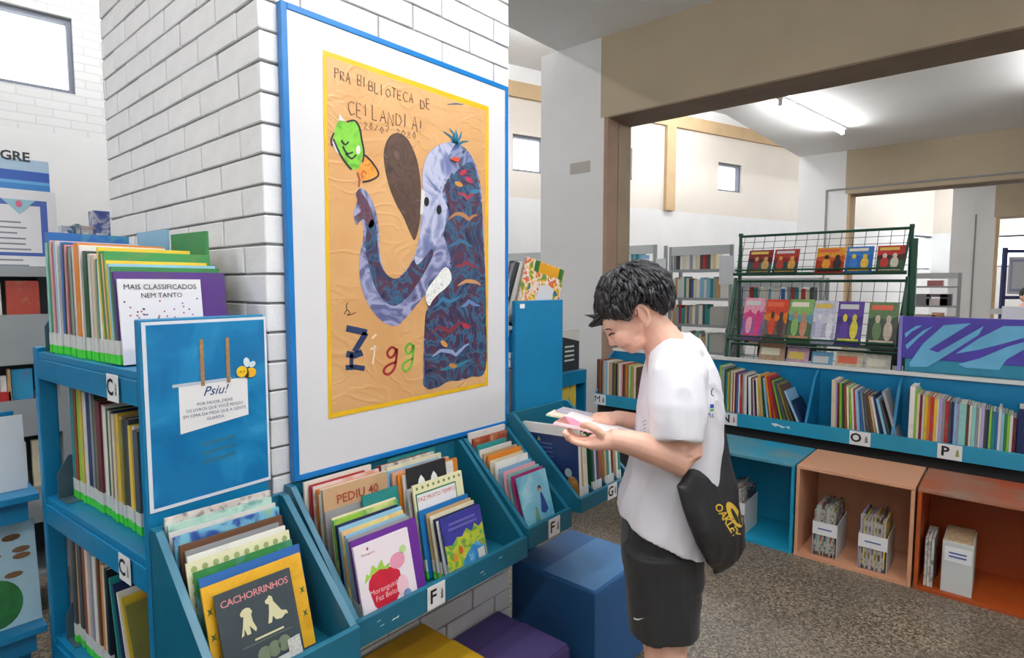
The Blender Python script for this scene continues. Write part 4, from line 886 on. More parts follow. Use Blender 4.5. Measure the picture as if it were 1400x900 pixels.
part('painted_letter', MB().ribbon(smooth2d(gloop(535, 488)), 3.4, lambda u, v: pq(u, v, 3)), mat('red_letter_paint', '9a2a24', .5), po)
part('painted_letter', MB().ribbon(smooth2d(gloop(559, 483, .85)), 3.2, lambda u, v: pq(u, v, 3)), mat('green_letter_paint', '7ab83a', .5), po)

# ================================================================== the reading boy
D0 = 1.63
def B3(px, py, d=D0): return PX(px, py, d=d)
def ring(px0, px1, py, hb, d=D0, n=28, tilt=0, e=2.4):
    """closed section: image columns px0..px1 at row py, half depth hb; superellipse"""
    a0, a1 = B3(px0, py, d), B3(px1, py, d); c = (a0+a1)/2; ra = (a1-a0).length/2; r = []
    for i in range(n):
        t = 2*math.pi*i/n; ct, st = math.cos(t), math.sin(t)
        x = math.copysign(abs(ct)**(2/e), ct)*ra; y = math.copysign(abs(st)**(2/e), st)*hb
        r.append(c + RT*x + F0*y + UP*(-tilt*x))
    return r
def remeshed(mb, voxel, smooth=4, name='tmp', fac=.5):
    me = mb.mesh(name, []); bm = bmesh.new(); bm.from_mesh(me); bmesh.ops.recalc_face_normals(bm, faces=bm.faces); bm.to_mesh(me); bm.free()
    o = link(name, me); r = o.modifiers.new('r', 'REMESH'); r.mode = 'VOXEL'; r.voxel_size = voxel; r.adaptivity = 0
    if smooth: s = o.modifiers.new('s', 'SMOOTH'); s.iterations = smooth; s.factor = fac
    dg = bpy.context.evaluated_depsgraph_get(); out = bpy.data.meshes.new_from_object(o.evaluated_get(dg)); bpy.data.objects.remove(o); bpy.data.meshes.remove(me)
    out.polygons.foreach_set('use_smooth', [True]*len(out.polygons)); out.materials.clear(); return out
base = B3(903, 740); base.z = 0
boy = thing('person', 'boy in white T-shirt and black shorts reading a pink book', 'person', tuple(base))
def place(name, me, m, parent=boy):
    me.materials.append(m) if not me.materials else None
    me.transform(Matrix.Translation(-base)); return link(name, me, parent)
def bvh_of(me): return BVHTree.FromPolygons([v.co.copy() for v in me.vertices], [tuple(p.vertices) for p in me.polygons])
# head frame
PH_ = math.radians(42); FD = -RT*math.cos(PH_) - UP*math.sin(PH_); HU = -RT*math.sin(PH_) + UP*math.cos(PH_); HB_ = -F0   # face dir, head up, towards camera
AX = (FD, HB_, HU)
body = MB()
body.ell(B3(869, 409), (.090, .072, .086), AX, 24, 16)                       # cranium
body.ell(B3(855, 441), (.062, .058, .066), AX, 20, 14)                       # face
body.ell(B3(838, 441), (.034, .052, .034), AX, 16, 12)                       # forehead
body.ell(B3(866, 464), (.040, .046, .034), AX, 16, 12)                       # jaw
body.ell(B3(866, 475), (.020, .022, .016), AX, 14, 10)                       # chin
for s in (-1, 1): body.ell(B3(850, 459)+F0*(s*.030), (.030, .026, .028), AX, 14, 10)   # cheeks
body.tube([B3(830, 450), B3(834, 459), B3(838.5, 467)], [(.007, .008), (.009, .010), (.011, .013)], 10)   # nose
body.ell(B3(837.5, 468.5), (.012, .0125, .0105), AX, 12, 8)
for s in (-1, 1): body.ell(B3(842, 467)+F0*(s*.010), (.009, .007, .007), AX, 10, 8); body.ell(B3(829, 450)+F0*(s*.024), (.010, .018, .008), AX, 10, 8)
body.ell(B3(848.5, 472), (.010, .019, .006), AX, 12, 8); body.ell(B3(853.5, 475.5), (.009, .017, .006), AX, 12, 8)  # lips
for s in (-1, 1):                                                            # ears
    c = B3(870, 429)+F0*(s*.073); e1 = (UP*.93-RT*.36).normalized(); e2 = RT*.93+UP*.36
    pts = [c+e1*(.028*math.cos(t))+e2*(.016*math.sin(t))+F0*(s*.008*max(0, math.sin(t))) for t in [math.radians(a) for a in (-75,-45,-15,15,45,75,105,135,165,190)]]
    body.tube(pts, [.005]*7+[.006,.007,.006], 8); body.ell(c-F0*(s*.002), (.013, .024, .005), (e2, e1, F0), 12, 8)
body.tube([B3(878, 432), B3(893, 452), B3(908, 470), B3(918, 500)], [(.052, .050), (.054, .052), (.058, .058), (.07, .08)], 18, up=RT)   # neck
# trunk under the clothes
body.loft([ring(900, 945, 472, .08), ring(894, 956, 497, .15), ring(890, 962, 530, .155), ring(886, 962, 580, .14), ring(878, 954, 640, .125), ring(872, 942, 700, .12), ring(872, 940, 750, .12)])
def limb(pts, rad, n=14, up=None): body.tube(pts, rad, n, up=up)
DA = 1.44
limb([B3(928, 497, 1.49), B3(934, 560, 1.455), B3(938, 622, DA), B3(930, 631, DA), B3(905, 619, 1.43), B3(872, 608, 1.42), B3(845, 602, 1.415), B3(833, 600, 1.415)], [.05, .044, .040, .040, .038, .033, .0265, .0255], 14)
DFA = 1.74
limb([B3(918, 497, 1.79), B3(920, 555, 1.81), B3(918, 598, 1.80), B3(900, 592, 1.78), B3(872, 580, 1.74), B3(848, 574, 1.70), B3(842, 573, 1.69)], [.05, .042, .038, .036, .032, .026, .025], 14)
for s in (-1, 1):
    d = D0+s*.085
    limb([B3(904, 745, D0+s*.07), B3(906, 800, d), B3(909, 880, d), B3(910, 905, d), B3(914, 960, d), B3(912, 1060, d), B3(911, 1120, d)], [.055, .062, .058, .054, .054, .042, .036], 16)
    hz = B3(911, 1120, d); ft = Vector((hz.x, hz.y, .04)); body.tube([ft+RT*.04, ft-RT*.05, ft-RT*.15], [(.035, .038), (.04, .042), (.022, .038)], 12); body.tube([hz, ft], [.036, .038], 12)
# hands
def finger(pts, r0=.0088, r1=.0068): body.tube(pts, [r0+(r1-r0)*i/(len(pts)-1) for i in range(len(pts))], 9); body.ell(pts[-1], (r1, r1, r1), None, 9, 6)
# near (left) hand: palm under the book, thumb on the page
w0, kn = B3(836, 602, 1.415), B3(806, 605, 1.43)
body.tube([w0, (w0+kn)/2, kn], [(.024, .026), (.022, .034), (.016, .036)], 12, up=UP)
for i in range(4):
    off = F0*(-.026+.0175*i); k0 = kn+off; L = (.062, .07, .066, .052)[i]
    p1 = k0-RT*(L*.42)+UP*.003; p2 = p1-RT*(L*.34)+UP*.008; p3 = p2-RT*(L*.14)+UP*.014; finger([k0+RT*.01, k0, p1, p2, p3])
th0 = B3(824, 596, 1.40); finger([th0, B3(814, 587, 1.395), B3(804, 582, 1.41), B3(796, 582, 1.43)], .012, .0085)
# far (right) hand: fingers lying over the page
w1, k1 = B3(843, 573, 1.69), B3(822, 571, 1.64)
body.tube([w1, (w1+k1)/2, k1], [(.022, .026), (.018, .034), (.014, .036)], 12, up=UP)
for i in range(4):
    off = F0*(.028-.018*i)+RT*(.004*i); k0 = k1+off; L = (.05, .062, .068, .06)[i]
    p1 = k0-RT*(L*.42)-UP*.006; p2 = p1-RT*(L*.32)-UP*.014; p3 = p2-RT*(L*.12)-UP*.014; finger([k0+RT*.01, k0, p1, p2, p3])
finger([B3(838, 578, 1.63), B3(828, 580, 1.60), B3(818, 579, 1.585), B3(810, 578, 1.58)], .012, .0085)
def skin_mat():
    m = mat('skin', 'e6b6a0', .48, noise=.05, nscale=14, bump=.03, bscale=220); b = m.node_tree.nodes['Principled BSDF']
    b.inputs['Subsurface Weight'].default_value = .12; b.inputs['Subsurface Radius'].default_value = (.012, .005, .003); b.inputs['Subsurface Scale'].default_value = 1; return m
SKIN = skin_mat()
bme = remeshed(body, .0034, 5); bvh_body = bvh_of(bme); place('body', bme, SKIN)
# --- T-shirt
sh = MB()
sh.loft([ring(906, 940, 465, .062, tilt=-.62), ring(899, 951, 472, .10, tilt=-.42), ring(892, 961, 486, .155, tilt=-.15), ring(885, 972, 512, .178), ring(877, 979, 555, .174), ring(872, 980, 600, .168), ring(863, 975, 640, .168), ring(855, 967, 675, .170, tilt=.15), ring(849, 960, 702, .172, tilt=.32), ring(847, 957, 722, .174, tilt=.40)])
sh.tube([B3(924, 487, 1.53), B3(927, 520, 1.46), B3(926, 560, 1.435), B3(925, 603, 1.425)], [(.070, .060), (.076, .066), (.070, .064), (.062, .060)], 20, up=RT)
sh.tube([B3(920, 490, 1.74), B3(915, 530, 1.80), B3(908, 595, 1.81)], [(.07, .06), (.07, .06), (.06, .058)], 18, up=RT)
sme = remeshed(sh, .0055, 3)
from mathutils import noise as mn
def wrinkle(me, amp, sc, zs=1.0):
    me.update(); nrm = [v.normal.copy() for v in me.vertices]
    for v, n in zip(me.vertices, nrm):
        p = v.co; q = Vector((p.x*sc, p.y*sc, p.z*sc*zs)); w_ = mn.noise(q+Vector((0, 0, 2.5*mn.noise(q*.6))))
        v.co = p + n*(amp*(abs(w_)*-1.6+.35) + amp*.5*mn.noise(q*2.3))
    me.update()
wrinkle(sme, .0085, 10.5, .6); bvh_shirt = bvh_of(sme)
SHIRT = mat('white_cotton', 'e4e4ec', .85, noise=.012, nscale=6, bump=.05, bscale=500, sheen=.1)
place('t_shirt', sme, SHIRT)
# --- shorts
so = MB()
so.loft([ring(860, 946, 675, .145), ring(855, 950, 700, .155), ring(852, 955, 735, .160), ring(851, 957, 775, .164)])
for s in (-1, 1):
    d = D0+s*.081
    so.loft([ring(852, 957, 750, .082, d), ring(854, 957, 785, .083, d), ring(858, 956, 815, .084, d), ring(861, 954, 861, .085, d, tilt=-.03)])
ome = remeshed(so, .0055, 2); wrinkle(ome, .005, 8.0, .6); bvh_shorts = bvh_of(ome)
place('shorts', ome, mat('black_sport_fabric', '1b1b1d', .7, noise=.1, nscale=10, bump=.08, bscale=600, sheen=.15))
for s in (-1, 1):
    d = D0+s*.085; hz = B3(911, 1120, d)-base
    mb = MB(); c = Vector((hz.x, hz.y, 0)); mb.loft([[c+RT*(x-.055)*1+F0*y+UP*z for x, y in [(lx*math.cos(t)-.0, ly*math.sin(t)) for t in [2*math.pi*i/18 for i in range(18)]]] for z, lx, ly in ((.0, .135, .048), (.03, .137, .05), (.06, .11, .046), (.085, .07, .044))])
    part('shoe', mb, mat('white_sneaker', 'd8d8d8', .5), boy, True)
# --- hair
HM = mat('dark_hair', '26252a', .42, noise=.35, nscale=60)
HPOLY = [(806,432),(817,440),(826,437),(838,438),(849,441),(856,438),(857,424),(863,415),(873,413),(882,418),(891,426),(903,432),(914,432),(930,400),(915,355),(870,340),(830,352),(795,395)]
def inpoly(x, y, P):
    c = False; j = len(P)-1
    for i in range(len(P)):
        if (P[i][1] > y) != (P[j][1] > y) and x < (P[j][0]-P[i][0])*(y-P[i][1])/(P[j][1]-P[i][1])+P[i][0]: c = not c
        j = i
    return c
def to_px(p):
    q = p-ORG; d = q.dot(FW); return 700+FPX*q.dot(RT)/d, 450-FPX*q.dot(UC)/d
hc = B3(866, 409); HR = (.102, .081, .091)
def hpt(t, f): return hc + AX[0]*(HR[0]*math.cos(t)*math.cos(f)) + AX[1]*(HR[1]*math.sin(t)*math.cos(f)) + AX[2]*(HR[2]*math.sin(f))
def midpx(p): return to_px(p - F0*((p-hc).dot(F0)))
hm = MB()
NU, NV = 72, 40; idx = {}
for j in range(NV+1):
    for i in range(NU):
        p = hpt(2*math.pi*i/NU, -math.pi/2+math.pi*j/NV); x, y = midpx(p)
        idx[(i, j)] = (p, inpoly(x, y, HPOLY))
gv = {}; vs_, fs_ = [], []
for j in range(NV):
    for i in range(NU):
        q = [(i, j), ((i+1) % NU, j), ((i+1) % NU, j+1), (i, j+1)]
        if sum(idx[k][1] for k in q) >= 3:
            for k in q:
                if k not in gv: gv[k] = len(vs_); vs_.append(idx[k][0])
            fs_.append(tuple(gv[k] for k in q))
hm.add(vs_, fs_)
rh = random.Random(3); n_l = 0
while n_l < 2000:
    t, f = rh.uniform(-math.pi, math.pi), math.asin(rh.uniform(-1, 1)); p = hpt(t, f); x, y = midpx(p)
    if not inpoly(x, y, HPOLY): continue
    n_l += 1
    nrm = (p-hc).normalized(); crown = hc - FD*.03 + HU*.096
    flow = (p-crown); flow = flow - nrm*flow.dot(nrm); flow = flow.normalized() if flow.length > 1e-4 else FD
    front = (p-hc).dot(FD)/HR[0]; back = max(0, -front)
    flow = (flow + FD*.35*max(0, front+.3) + Vector((rh.uniform(-1,1), rh.uniform(-1,1), rh.uniform(-1,1)))*.55); flow = (flow - nrm*flow.dot(nrm)).normalized()
    low = y > 405 and x > 852
    L = rh.uniform(.014, .026) if low else rh.uniform(.030, .052)
    lift = .06 if low else rh.uniform(.10, .36); r0 = rh.uniform(.0045, .0075)*(.75 if low else 1)
    p0 = p-nrm*.004; p1 = p+flow*L*.4+nrm*(L*lift*.6); p2 = p+flow*L*.75+nrm*(L*lift*.55); p3 = p+flow*L-nrm*(L*.02)+nrm*(L*lift*.2)
    tx_, ty_ = midpx(p3)
    if not inpoly(tx_, ty_, HPOLY) and ty_ > 404 and tx_ > 820: continue
    hm.tube([p0, p1, p2, p3], [r0, r0, r0*.7, .0006], 5)
for (a, b, c) in (((826,426),(812,433),(800,431)), ((824,430),(813,440),(805,446)), ((828,432),(818,443),(806,447)), ((832,434),(824,443),(816,442)), ((840,432),(835,441),(830,444)), ((848,434),(847,441),(843,444))):
    for dd in (-.012, .004, .02): hm.tube([B3(*a, D0+dd), B3((a[0]+b[0])/2-1, (a[1]+b[1])/2, D0+dd), B3(b[0]+dd*60, b[1], D0+dd), B3(c[0]+dd*90, c[1]+dd*40, D0+dd)], [.010, .009, .006, .0006], 6)
hme = hm.mesh('hair', HM, True); place('hair', hme, HM)
# --- face details laid on the skin
def on(bvh, px, py, off=.0008):
    r = ray(px, py).normalized(); h = bvh.ray_cast(ORG, r)
    return (h[0]-r*off) if h[0] is not None else PX(px, py, d=1.5)
def skin_line(name, pts, rad, m, bvh=bvh_body, off=.0005, n=6):
    mb = MB(); mb.tube([on(bvh, x, y, off)-base for x, y in pts], rad, n); return part(name, mb, m, boy, True)
DK = mat('dark_brown_brow', '2c201e', .6)
skin_line('eyebrow', [(826.5,452.5),(829,450.5),(833,450),(837,451.5)], [.0016,.0024,.0022,.001], DK)
skin_line('eyelashes', [(832.5,459.5),(834,457.5),(837,456),(840.5,456)], [.0014,.0028,.0024,.001], DK)
skin_line('mouth_line', [(849.5,474.2),(853,474.4),(857,473)], [.0008,.0011,.0007], mat('lip_shadow', '8a4a44', .5))
skin_line('ear_fold', [(867,421),(871,424),(872,430),(870,434)], [.0012,.002,.002,.001], mat('ear_shadow', 'a8685a', .5))
# --- prints on the clothes
def cloth_poly(name, pts, m, bvh, off=.0015):
    mb = MB(); v = [on(bvh, x, y, off)-base for x, y in pts]; mb.poly(v, flip=-FW); return part(name, mb, m, boy)
cloth_poly('logo_print', [(866,844.5),(871,846.5),(881,845.3),(872,848.6),(867,847.2)], MAT_WHITE, bvh_shorts, .002)
for pts in ([(975,531),(972.5,535),(973,540),(976,542)],): skin_line('shirt_print', pts, .0012, MAT_BLACK, bvh_shirt)
cloth_poly('shirt_print', [(971,553),(976,553),(976,558),(971,558)], mat('shirt_blue', '2a4ab0', .6), bvh_shirt); cloth_poly('shirt_print', [(971,560),(976,559),(976,562),(971,563)], mat('shirt_green', '5ab04a', .6), bvh_shirt)
for pts in ([(967,571),(970,565),(972,571)], [(975,566),(973.5,569),(976,571)]): skin_line('shirt_print', pts, .001, mat('shirt_blue', '2a4ab0', .6), bvh_shirt)
for k in range(5): skin_line('chest_print', [(873+k*1.2, 600-k*5.5), (878+k*.6, 598-k*5.5), (883, 595-k*5)], .0011, mat('grey_print_ink', '8a8a92', .6), bvh_shirt)
# --- bag on his back
bg_ = MB(); 
def bring(px0, px1, py, th, d0=1.50, d1=1.64, n=20):
    a0, a1 = B3(px0, py, d0), B3(px1, py, d1); c = (a0+a1)/2; u = (a1-a0)/2; nn = F0*1.0; r = []
    for i in range(n):
        t = 2*math.pi*i/n; r.append(c+u*math.cos(t)+nn*(th*math.sin(t)))
    return r
bg_.loft([bring(980, 988, 566, .008, 1.60, 1.64), bring(976, 991, 590, .018, 1.58), bring(966, 997, 620, .03, 1.55), bring(940, 1003, 648, .040, 1.44), bring(924, 1008, 664, .045, 1.40), bring(933, 1013, 695, .05, 1.40), bring(944, 1018, 722, .05, 1.41), bring(953, 1019, 745, .045, 1.43), bring(963, 1008, 764, .034, 1.46, 1.6), bring(971, 988, 778, .016, 1.53, 1.57), bring(974, 978, 787, .005, 1.54, 1.55)])
gme = remeshed(bg_, .005, 2); wrinkle(gme, .006, 10, .45); bvh_bag = bvh_of(gme)
BAGM = mat('black_nylon', '1f1f22', .5, noise=.08, nscale=12, bump=.06, bscale=300)
bag = thing('drawstring_bag', 'black drawstring bag with yellow lettering slung on the boy', 'bag', tuple(base))
gme.materials.append(BAGM); gme.transform(Matrix.Translation(-base)); link('bag_body', gme, bag)
mb = MB(); mb.tube([B3(984, 570, 1.62)-base, B3(982, 545, 1.70)-base, B3(974, 505, 1.74)-base, B3(955, 478, 1.74)-base, B3(930, 474, 1.76)-base], .004, 6); part('cord', mb, BAGM, bag, True)
GOLD = mat('yellow_print', 'd8b23a', .5)
ug = Vector((62, 0)); tx = []
vs2, fs2 = text_geo('OAKLEY', .02, 0, .95)
o_, uu, vv = (994, 712), (.545, .84), (.84, -.545)
mb = MB(); S = 14.5
mb.add([on(bvh_bag, o_[0]+uu[0]*p[0]*S+vv[0]*p[1]*S, o_[1]+uu[1]*p[0]*S+vv[1]*p[1]*S, .002)-base for p in vs2], fs2); part('lettering', mb, GOLD, bag)
mb = MB(); outer = ellpts(1004, 704, 19.5, 7.5, 28, math.radians(62)); inner = ellpts(1005, 706, 12, 2.6, 28, math.radians(64))
vv_ = [on(bvh_bag, x, y, .002)-base for x, y in outer+inner]; mb.add(vv_, [(i, (i+1) % 28, 28+(i+1) % 28, 28+i) for i in range(28)]); part('emblem', mb, GOLD, bag)
# --- what he holds
def slab(name, corners, th, m, label, cat, pages=True, prints=()):
    """thin book from four measured corners (image column, row, depth)"""
    P = [B3(*c) for c in corners]; o = sum(P, Vector())/4; n = (P[1]-P[0]).cross(P[3]-P[0]).normalized(); n = n if n.z > 0 else -n
    r = thing(name, label, cat, tuple(o)); part('cover', MB().prism([p-o-n*th for p in P], n*(th*.22)), m[0], r)
    if pages:
        Q = [o+(p-o)*.975 for p in P]; part('pages', MB().prism([p-o-n*th*.78 for p in Q], n*(th*.76)), m[1], r)
    def at(u, v): return (P[0]*(1-u)*(1-v)+P[1]*u*(1-v)+P[2]*u*v+P[3]*(1-u)*v)-o+n*.0009
    for pts, mm in prints: part('page_print', MB().poly([at(u, v) for u, v in pts], flip=n), mm, r)
    return r
PK = mat('pink_page', 'ee8fae', .45, noise=.12, nscale=30); OPG = mat('orange_page', 'f2b092', .45, noise=.1, nscale=30); REDP = mat('red_page', 'e04a6a', .45)
slab('open_book', [(756,577,1.44),(862,601,1.44),(872,590,1.66),(781,562,1.66)], .006, (mat('pink_cover','f0a6bc',.4), MAT_WHITE), 'open pink children\'s book held in the boy\'s hands', 'book', True,
     [([(.02,.05),(.48,.05),(.48,.5),(.02,.5)], PK), ([(.02,.05),(.22,.05),(.2,.55),(.02,.5)], OPG), ([(.52,.05),(.98,.05),(.98,.62),(.52,.7)], PK), ([(.55,.3),(.8,.2),(.82,.7),(.55,.75)], REDP), ([(.8,.1),(.96,.1),(.96,.5),(.8,.45)], OPG)])
slab('book', [(746,566,1.60),(806,578,1.60),(812,570,1.70),(757,560,1.70)], .006, (mat('green_cover','2f9a62',.4), MAT_PAGES), 'green covered book held flat under the grey book', 'book', True)
slab('book', [(759,561,1.66),(812,573,1.66),(820,567,1.76),(770,556,1.76)], .008, (mat('lilac_grey_cover','b8b2c2',.4), mat('lilac_grey_cover','b8b2c2',.4)), 'lilac grey book held in the boy\'s far hand', 'book', True)

# ================================================================== background, left side
GM = mat('grey_enamel_steel', '9ea3a6', .4, noise=.03, nscale=4); GMD = mat('dark_steel_gap', '4e5254', .5)
lb = thing('bookcase', 'low blue bookcase at the left edge with a paper and a picture book', 'bookcase', (-2.13, 0, 0))
for z in (.945, .545): part('shelf', BX(-.32, 0, -.6, .352, z-.02, z), BLUE, lb, bevel=.002); part('fascia', BX(-.055, -.035, -.6, .33, z-.085, z-.0205), BLUE, lb)
part('back_board', BX(-.335, -.32, -.6, .352, .05, 1.14), BLUE, lb); part('post', BX(-.32, -.29, .32, .352, 0, 1.1), BLUE, lb)
for y in (-.58,): part('side_panel', BX(-.32, 0, y-.02, y, 0, 1.1), BLUE, lb)
part('bottom_shelf', BX(-.32, 0, -.6, .352, .12, .14), BLUE, lb)
a = PX(-30, 660, X=-2.2); b = PX(38, 655, X=-2.2)
solo('paper_sheet', BX(0, .004, 0, b.y-a.y, 0, .22), mat('pale_paper', 'd5dce2', .5), 'pale printed card standing on the low left bookcase', 'paper', (-2.21, a.y, .9455), (0, math.radians(-5), 0))
r = book((-2.19, .16, .5455), .012, .30, .19, 'sky', 'light blue picture book with brown birds and a green circle on the low left bookcase', math.radians(-8), 0, 0, None, None, mat('pale_blue_cover', 'a5c8d8', .4, noise=.05))
print_poly(r, .012, ellpts(.09, .075, .06, .07, 24), mat('deep_green_print', '1f6a34', .5, noise=.2, nscale=30), 1, 'hill_print')
for k in range(9): print_poly(r, .012, [(.1+.055*math.cos(k*.9)+.022*math.cos(t), .2+.06*math.sin(k*1.3)+.009*math.sin(t)) for t in [i*.7 for i in range(9)]], mat('brown_bird_print', '7a5a3a', .5), 2, 'bird_print')
# steel shelving with high front panels
ms = thing('steel_shelving', 'grey steel shelving with high front panels at the left edge', 'shelving', (-3.38, 0, 0))
for y in (-.9, .66): part('upright', BX(-.35, 0, y, y+.03, 0, 1.66), GM, ms)
for z0, z1 in ((1.19, 1.415), (.86, 1.03), (.45, .62), (1.585, 1.625)): part('front_panel', BX(-.012, 0, -.87, .66, z0, z1), GM, ms)
for z in (1.405, 1.02, .61, .2): part('shelf', BX(-.35, -.013, -.87, .66, z-.02, z), GM, ms)
part('back_sheet', BX(-.36, -.35, -.9, .69, .1, 1.62), GMD, ms)
part('top_sheet', BX(-.36, 0, -.9, .69, 1.625, 1.632), GM, ms)
def plain_book(x, y, z, wx, wy, h, col, label, group=None, rot=(0,0,0)):
    k = lin(PAL.get(col, col)); mb = MB(); mb.box(-wx/2, wx/2, -wy/2, wy/2, 0, h)
    o = solo('book', mb, BOOK, label, 'book', (x, y, z), rot, group); o.color = (*k, 1); return o
a = PX(10, 430, X=-3.42); b = PX(54, 425, X=-3.42)
plain_book(-3.42, (a.y+b.y)/2, 1.406, .03, b.y-a.y, .16, 'b24a3c', 'brick red binder standing on the grey steel shelving', 'books on the grey steel shelving')
plain_book(-3.45, a.y-.03, 1.406, .03, .03, .15, 'white', 'white book beside the brick red binder', 'books on the grey steel shelving')
for i, (c, p0, p1, hh) in enumerate((('red', -6, 14, .05), ('white', 2, 10, .12), ('tan', 11, 15, .15), ('38a0cc', 17, 46, .145))):
    a = PX(p0, 545, X=-3.42); b = PX(p1, 545, X=-3.42)
    plain_book(-3.41-.02*(i % 2), (a.y+b.y)/2, 1.021, .03, b.y-a.y, hh, c, '%s book on the lower panel of the grey steel shelving' % ('red', 'white', 'tan', 'bright blue')[i], 'books on the grey steel shelving')
a = PX(-20, 700, X=-3.42)
for i, (c, p0, p1) in enumerate((('white', -10, 34), ('cream', 42, 66))):
    a = PX(p0, 600, X=-3.42); b = PX(p1, 600, X=-3.42); plain_book(-3.42, (a.y+b.y)/2, .611, .03, b.y-a.y, .22, c, '%s binder low on the grey steel shelving' % c, 'books on the grey steel shelving')
# framed rules sheet on top of the shelving
XF = -3.40
a = PX(-60, 372, X=XF); b = PX(82, 372, X=XF); zt = PX(80, 264, X=XF).z; z0 = 1.633
fr = thing('framed_notice', 'white framed rules sheet with blue border above the grey steel shelving', 'notice', (XF, a.y, z0)); WY = b.y-a.y; HH = zt-z0
part('frame', BX(-.012, 0, 0, WY, 0, HH), mat('white_acrylic', 'ecebee', .25), fr)
bl = mat('blue_print', '4a66b4', .45); q = .045
for y0, y1, z0_, z1_ in ((.03, WY-.035, HH-.07, HH-.045), (WY-.06, WY-.035, .06, HH-.07), (.03, .055, .06, HH-.07), (.03, WY-.035, .045, .06)): part('border_print', BX(0, .001, y0, y1, z0_, z1_), bl, fr)
part('emblem_print', MB().poly([(.002, WY*.62-.06, HH-.045), (.002, WY*.62+.06, HH-.045), (.002, WY*.62, HH-.11)], flip=(1,0,0)), mat('aqua_print', '9cc8d6', .5), fr); part('emblem_print', MB().poly([(.003, *p) for p in ellpts(WY*.62, HH-.065, .012, .015, 12)], flip=(1,0,0)), mat('pink_print2', 'd86a8a', .5), fr)
for k in range(9): part('text_line', BX(0, .0008, WY-.26, WY-.26+random.uniform(.10, .16), HH-.15-k*.024, HH-.143-k*.024), mat('grey_text', '8a8c98', .6), fr)
# banner with cut lettering behind it
XB = -3.62
a = PX(-60, 240, X=XB); b = PX(67, 240, X=XB); zb0 = PX(67, 263, X=XB).z; zb1 = PX(66, 222, X=XB).z
bn = thing('banner', 'pale and dark blue striped banner with dark cut letters along its top', 'banner', (XB, a.y, 0)); WB = b.y-a.y
part('backing', BX(-.01, 0, 0, WB, 1.634, zb1), mat('white_board2', 'e6e6e8', .5), bn)
hh = zb1-zb0
for f0, f1, c in ((0, .2, '3f86cc'), (.2, .3, '6ab0e0'), (.3, .62, '3a62b8'), (.62, 1, 'b4cfe6')): part('stripe', BX(0, .002, 0, WB, zb0+hh*f0, zb0+hh*f1), mat('stripe_'+c, c, .45), bn)
text_part('lettering', 'INTEGRE', .06, (.004, WB-.19, zb1+.008), UY, UZ, mat('dark_grey_letters', '3a4044', .6), bn, bold=.03)
# small things on a farther cabinet
fc = thing('cabinet', 'white cabinet behind the C bookcase carrying small boxes', 'cabinet', (-4.35, .55, 0))
part('body', BX(-.4, 0, 0, 1.25, .05, 1.80), WALLW, fc); part('top_board', BX(-.41, .01, -.01, 1.26, 1.80, 1.82), WALLW, fc)
for y in (.02, .635): part('door', BX(0, .015, y, y+.595, .08, 1.78), WALLW, fc)
for i, (p0, p1, y1, c, lab) in enumerate(((86, 105, 309, '4a7aa8', 'small blue picture box on the white cabinet'), (107, 113, 306, '7a9aa0', 'slim grey green book on the white cabinet'), (114, 131, 309, 'c8a890', 'small pink and brown box on the white cabinet'), (131, 155, 289, '5a68b0', 'taller blue and violet box on the white cabinet'))):
    a = PX(p0, 322, X=-4.36); b = PX(p1, 322, X=-4.36); zt = PX(p1, y1, X=-4.36).z
    r = thing('small_box', lab, 'box', (-4.45, a.y, 1.8205)); part('carton', BX(-.05, .05, 0, (b.y-a.y)*.97, 0, zt-1.82), cover_mat('boxart_%d' % i, [c, 'c8ccd8', c, '3a3a48'], 14, i), r, bevel=.002); part('label_print', BX(.05, .051, .01, (b.y-a.y)*.5, .02, .05), MAT_WHITE, r)

# ================================================================== steel book racks beyond the opening
def steel_rack(x0, x1, Y, H, shelves, label, dep=.30, rz=0, sheets=()):
    r = thing('steel_rack', label, 'shelving', (x0, Y, 0), (0, 0, rz)); L = x1-x0
    for x in (0, L-.035): 
        for y in (0, dep-.035): part('upright', BX(x, x+.035, y, y+.035, 0, H), GM, r)
    for z in shelves: part('shelf', BX(.035, L-.035, 0, dep, z-.03, z), GM, r)
    part('header', BX(.035, L-.035, .0, .02, H-.10, H), mat('pale_steel', 'c2c6c8', .4), r)
    for (u, z0, z1, wd) in sheets: part('sign_sheet', BX(u, u+wd, -.012, -.009, z0, z1), mat('laminated_sheet', 'dfe2e8', .12), r)
    return r
rb = random.Random(11)
FAR = MB(); FCOL = ['white','cream','sky','grey','blue','teal','tan','charcoal','aqua','red','brown']
def fill(x0, x1, Y, z, where, cols, hmin=.19, hmax=.25, group=None):
    x = x0; i = 0
    while x < x1 and i < 38:
        wd = rb.uniform(.022, .05); c = rb.choice(cols); h = rb.uniform(hmin, hmax)
        FAR.box(x, x+wd*.96, Y+.015, Y+.185, z+.0005, z+h, FCOL.index(c))
        x += wd+.001; i += 1
CW = ['white','cream','sky','white','grey','blue','teal','cream','white','tan','charcoal','aqua','red','white']
xa, xb = PX(914, 380, Y=6.35).x, PX(1001, 380, Y=6.35).x
SZ = [1.72, 1.40, 1.10, .80, .50, .15]
steel_rack(xa, xb, 6.35, 1.98, SZ, 'grey steel rack of books right behind the boy\'s head', sheets=((xb-xa-.14, 1.55, 1.86, .16),))
fill(xa+.05, xb-.2, 6.35, 1.72, 'top shelf of the steel rack behind the boy', ['white','cream','white','charcoal','blue','red','white','grey'], .15, .18)
fill(xa+.05, xb-.1, 6.35, 1.40, 'second shelf of the steel rack behind the boy', CW, .2, .24)
fill(xa+.05, xa+.48, 6.35, 1.10, 'third shelf of the steel rack behind the boy', CW, .18, .23)
fill(xa+.25, xa+.55, 6.35, .80, 'fourth shelf of the steel rack behind the boy', CW, .16, .22)
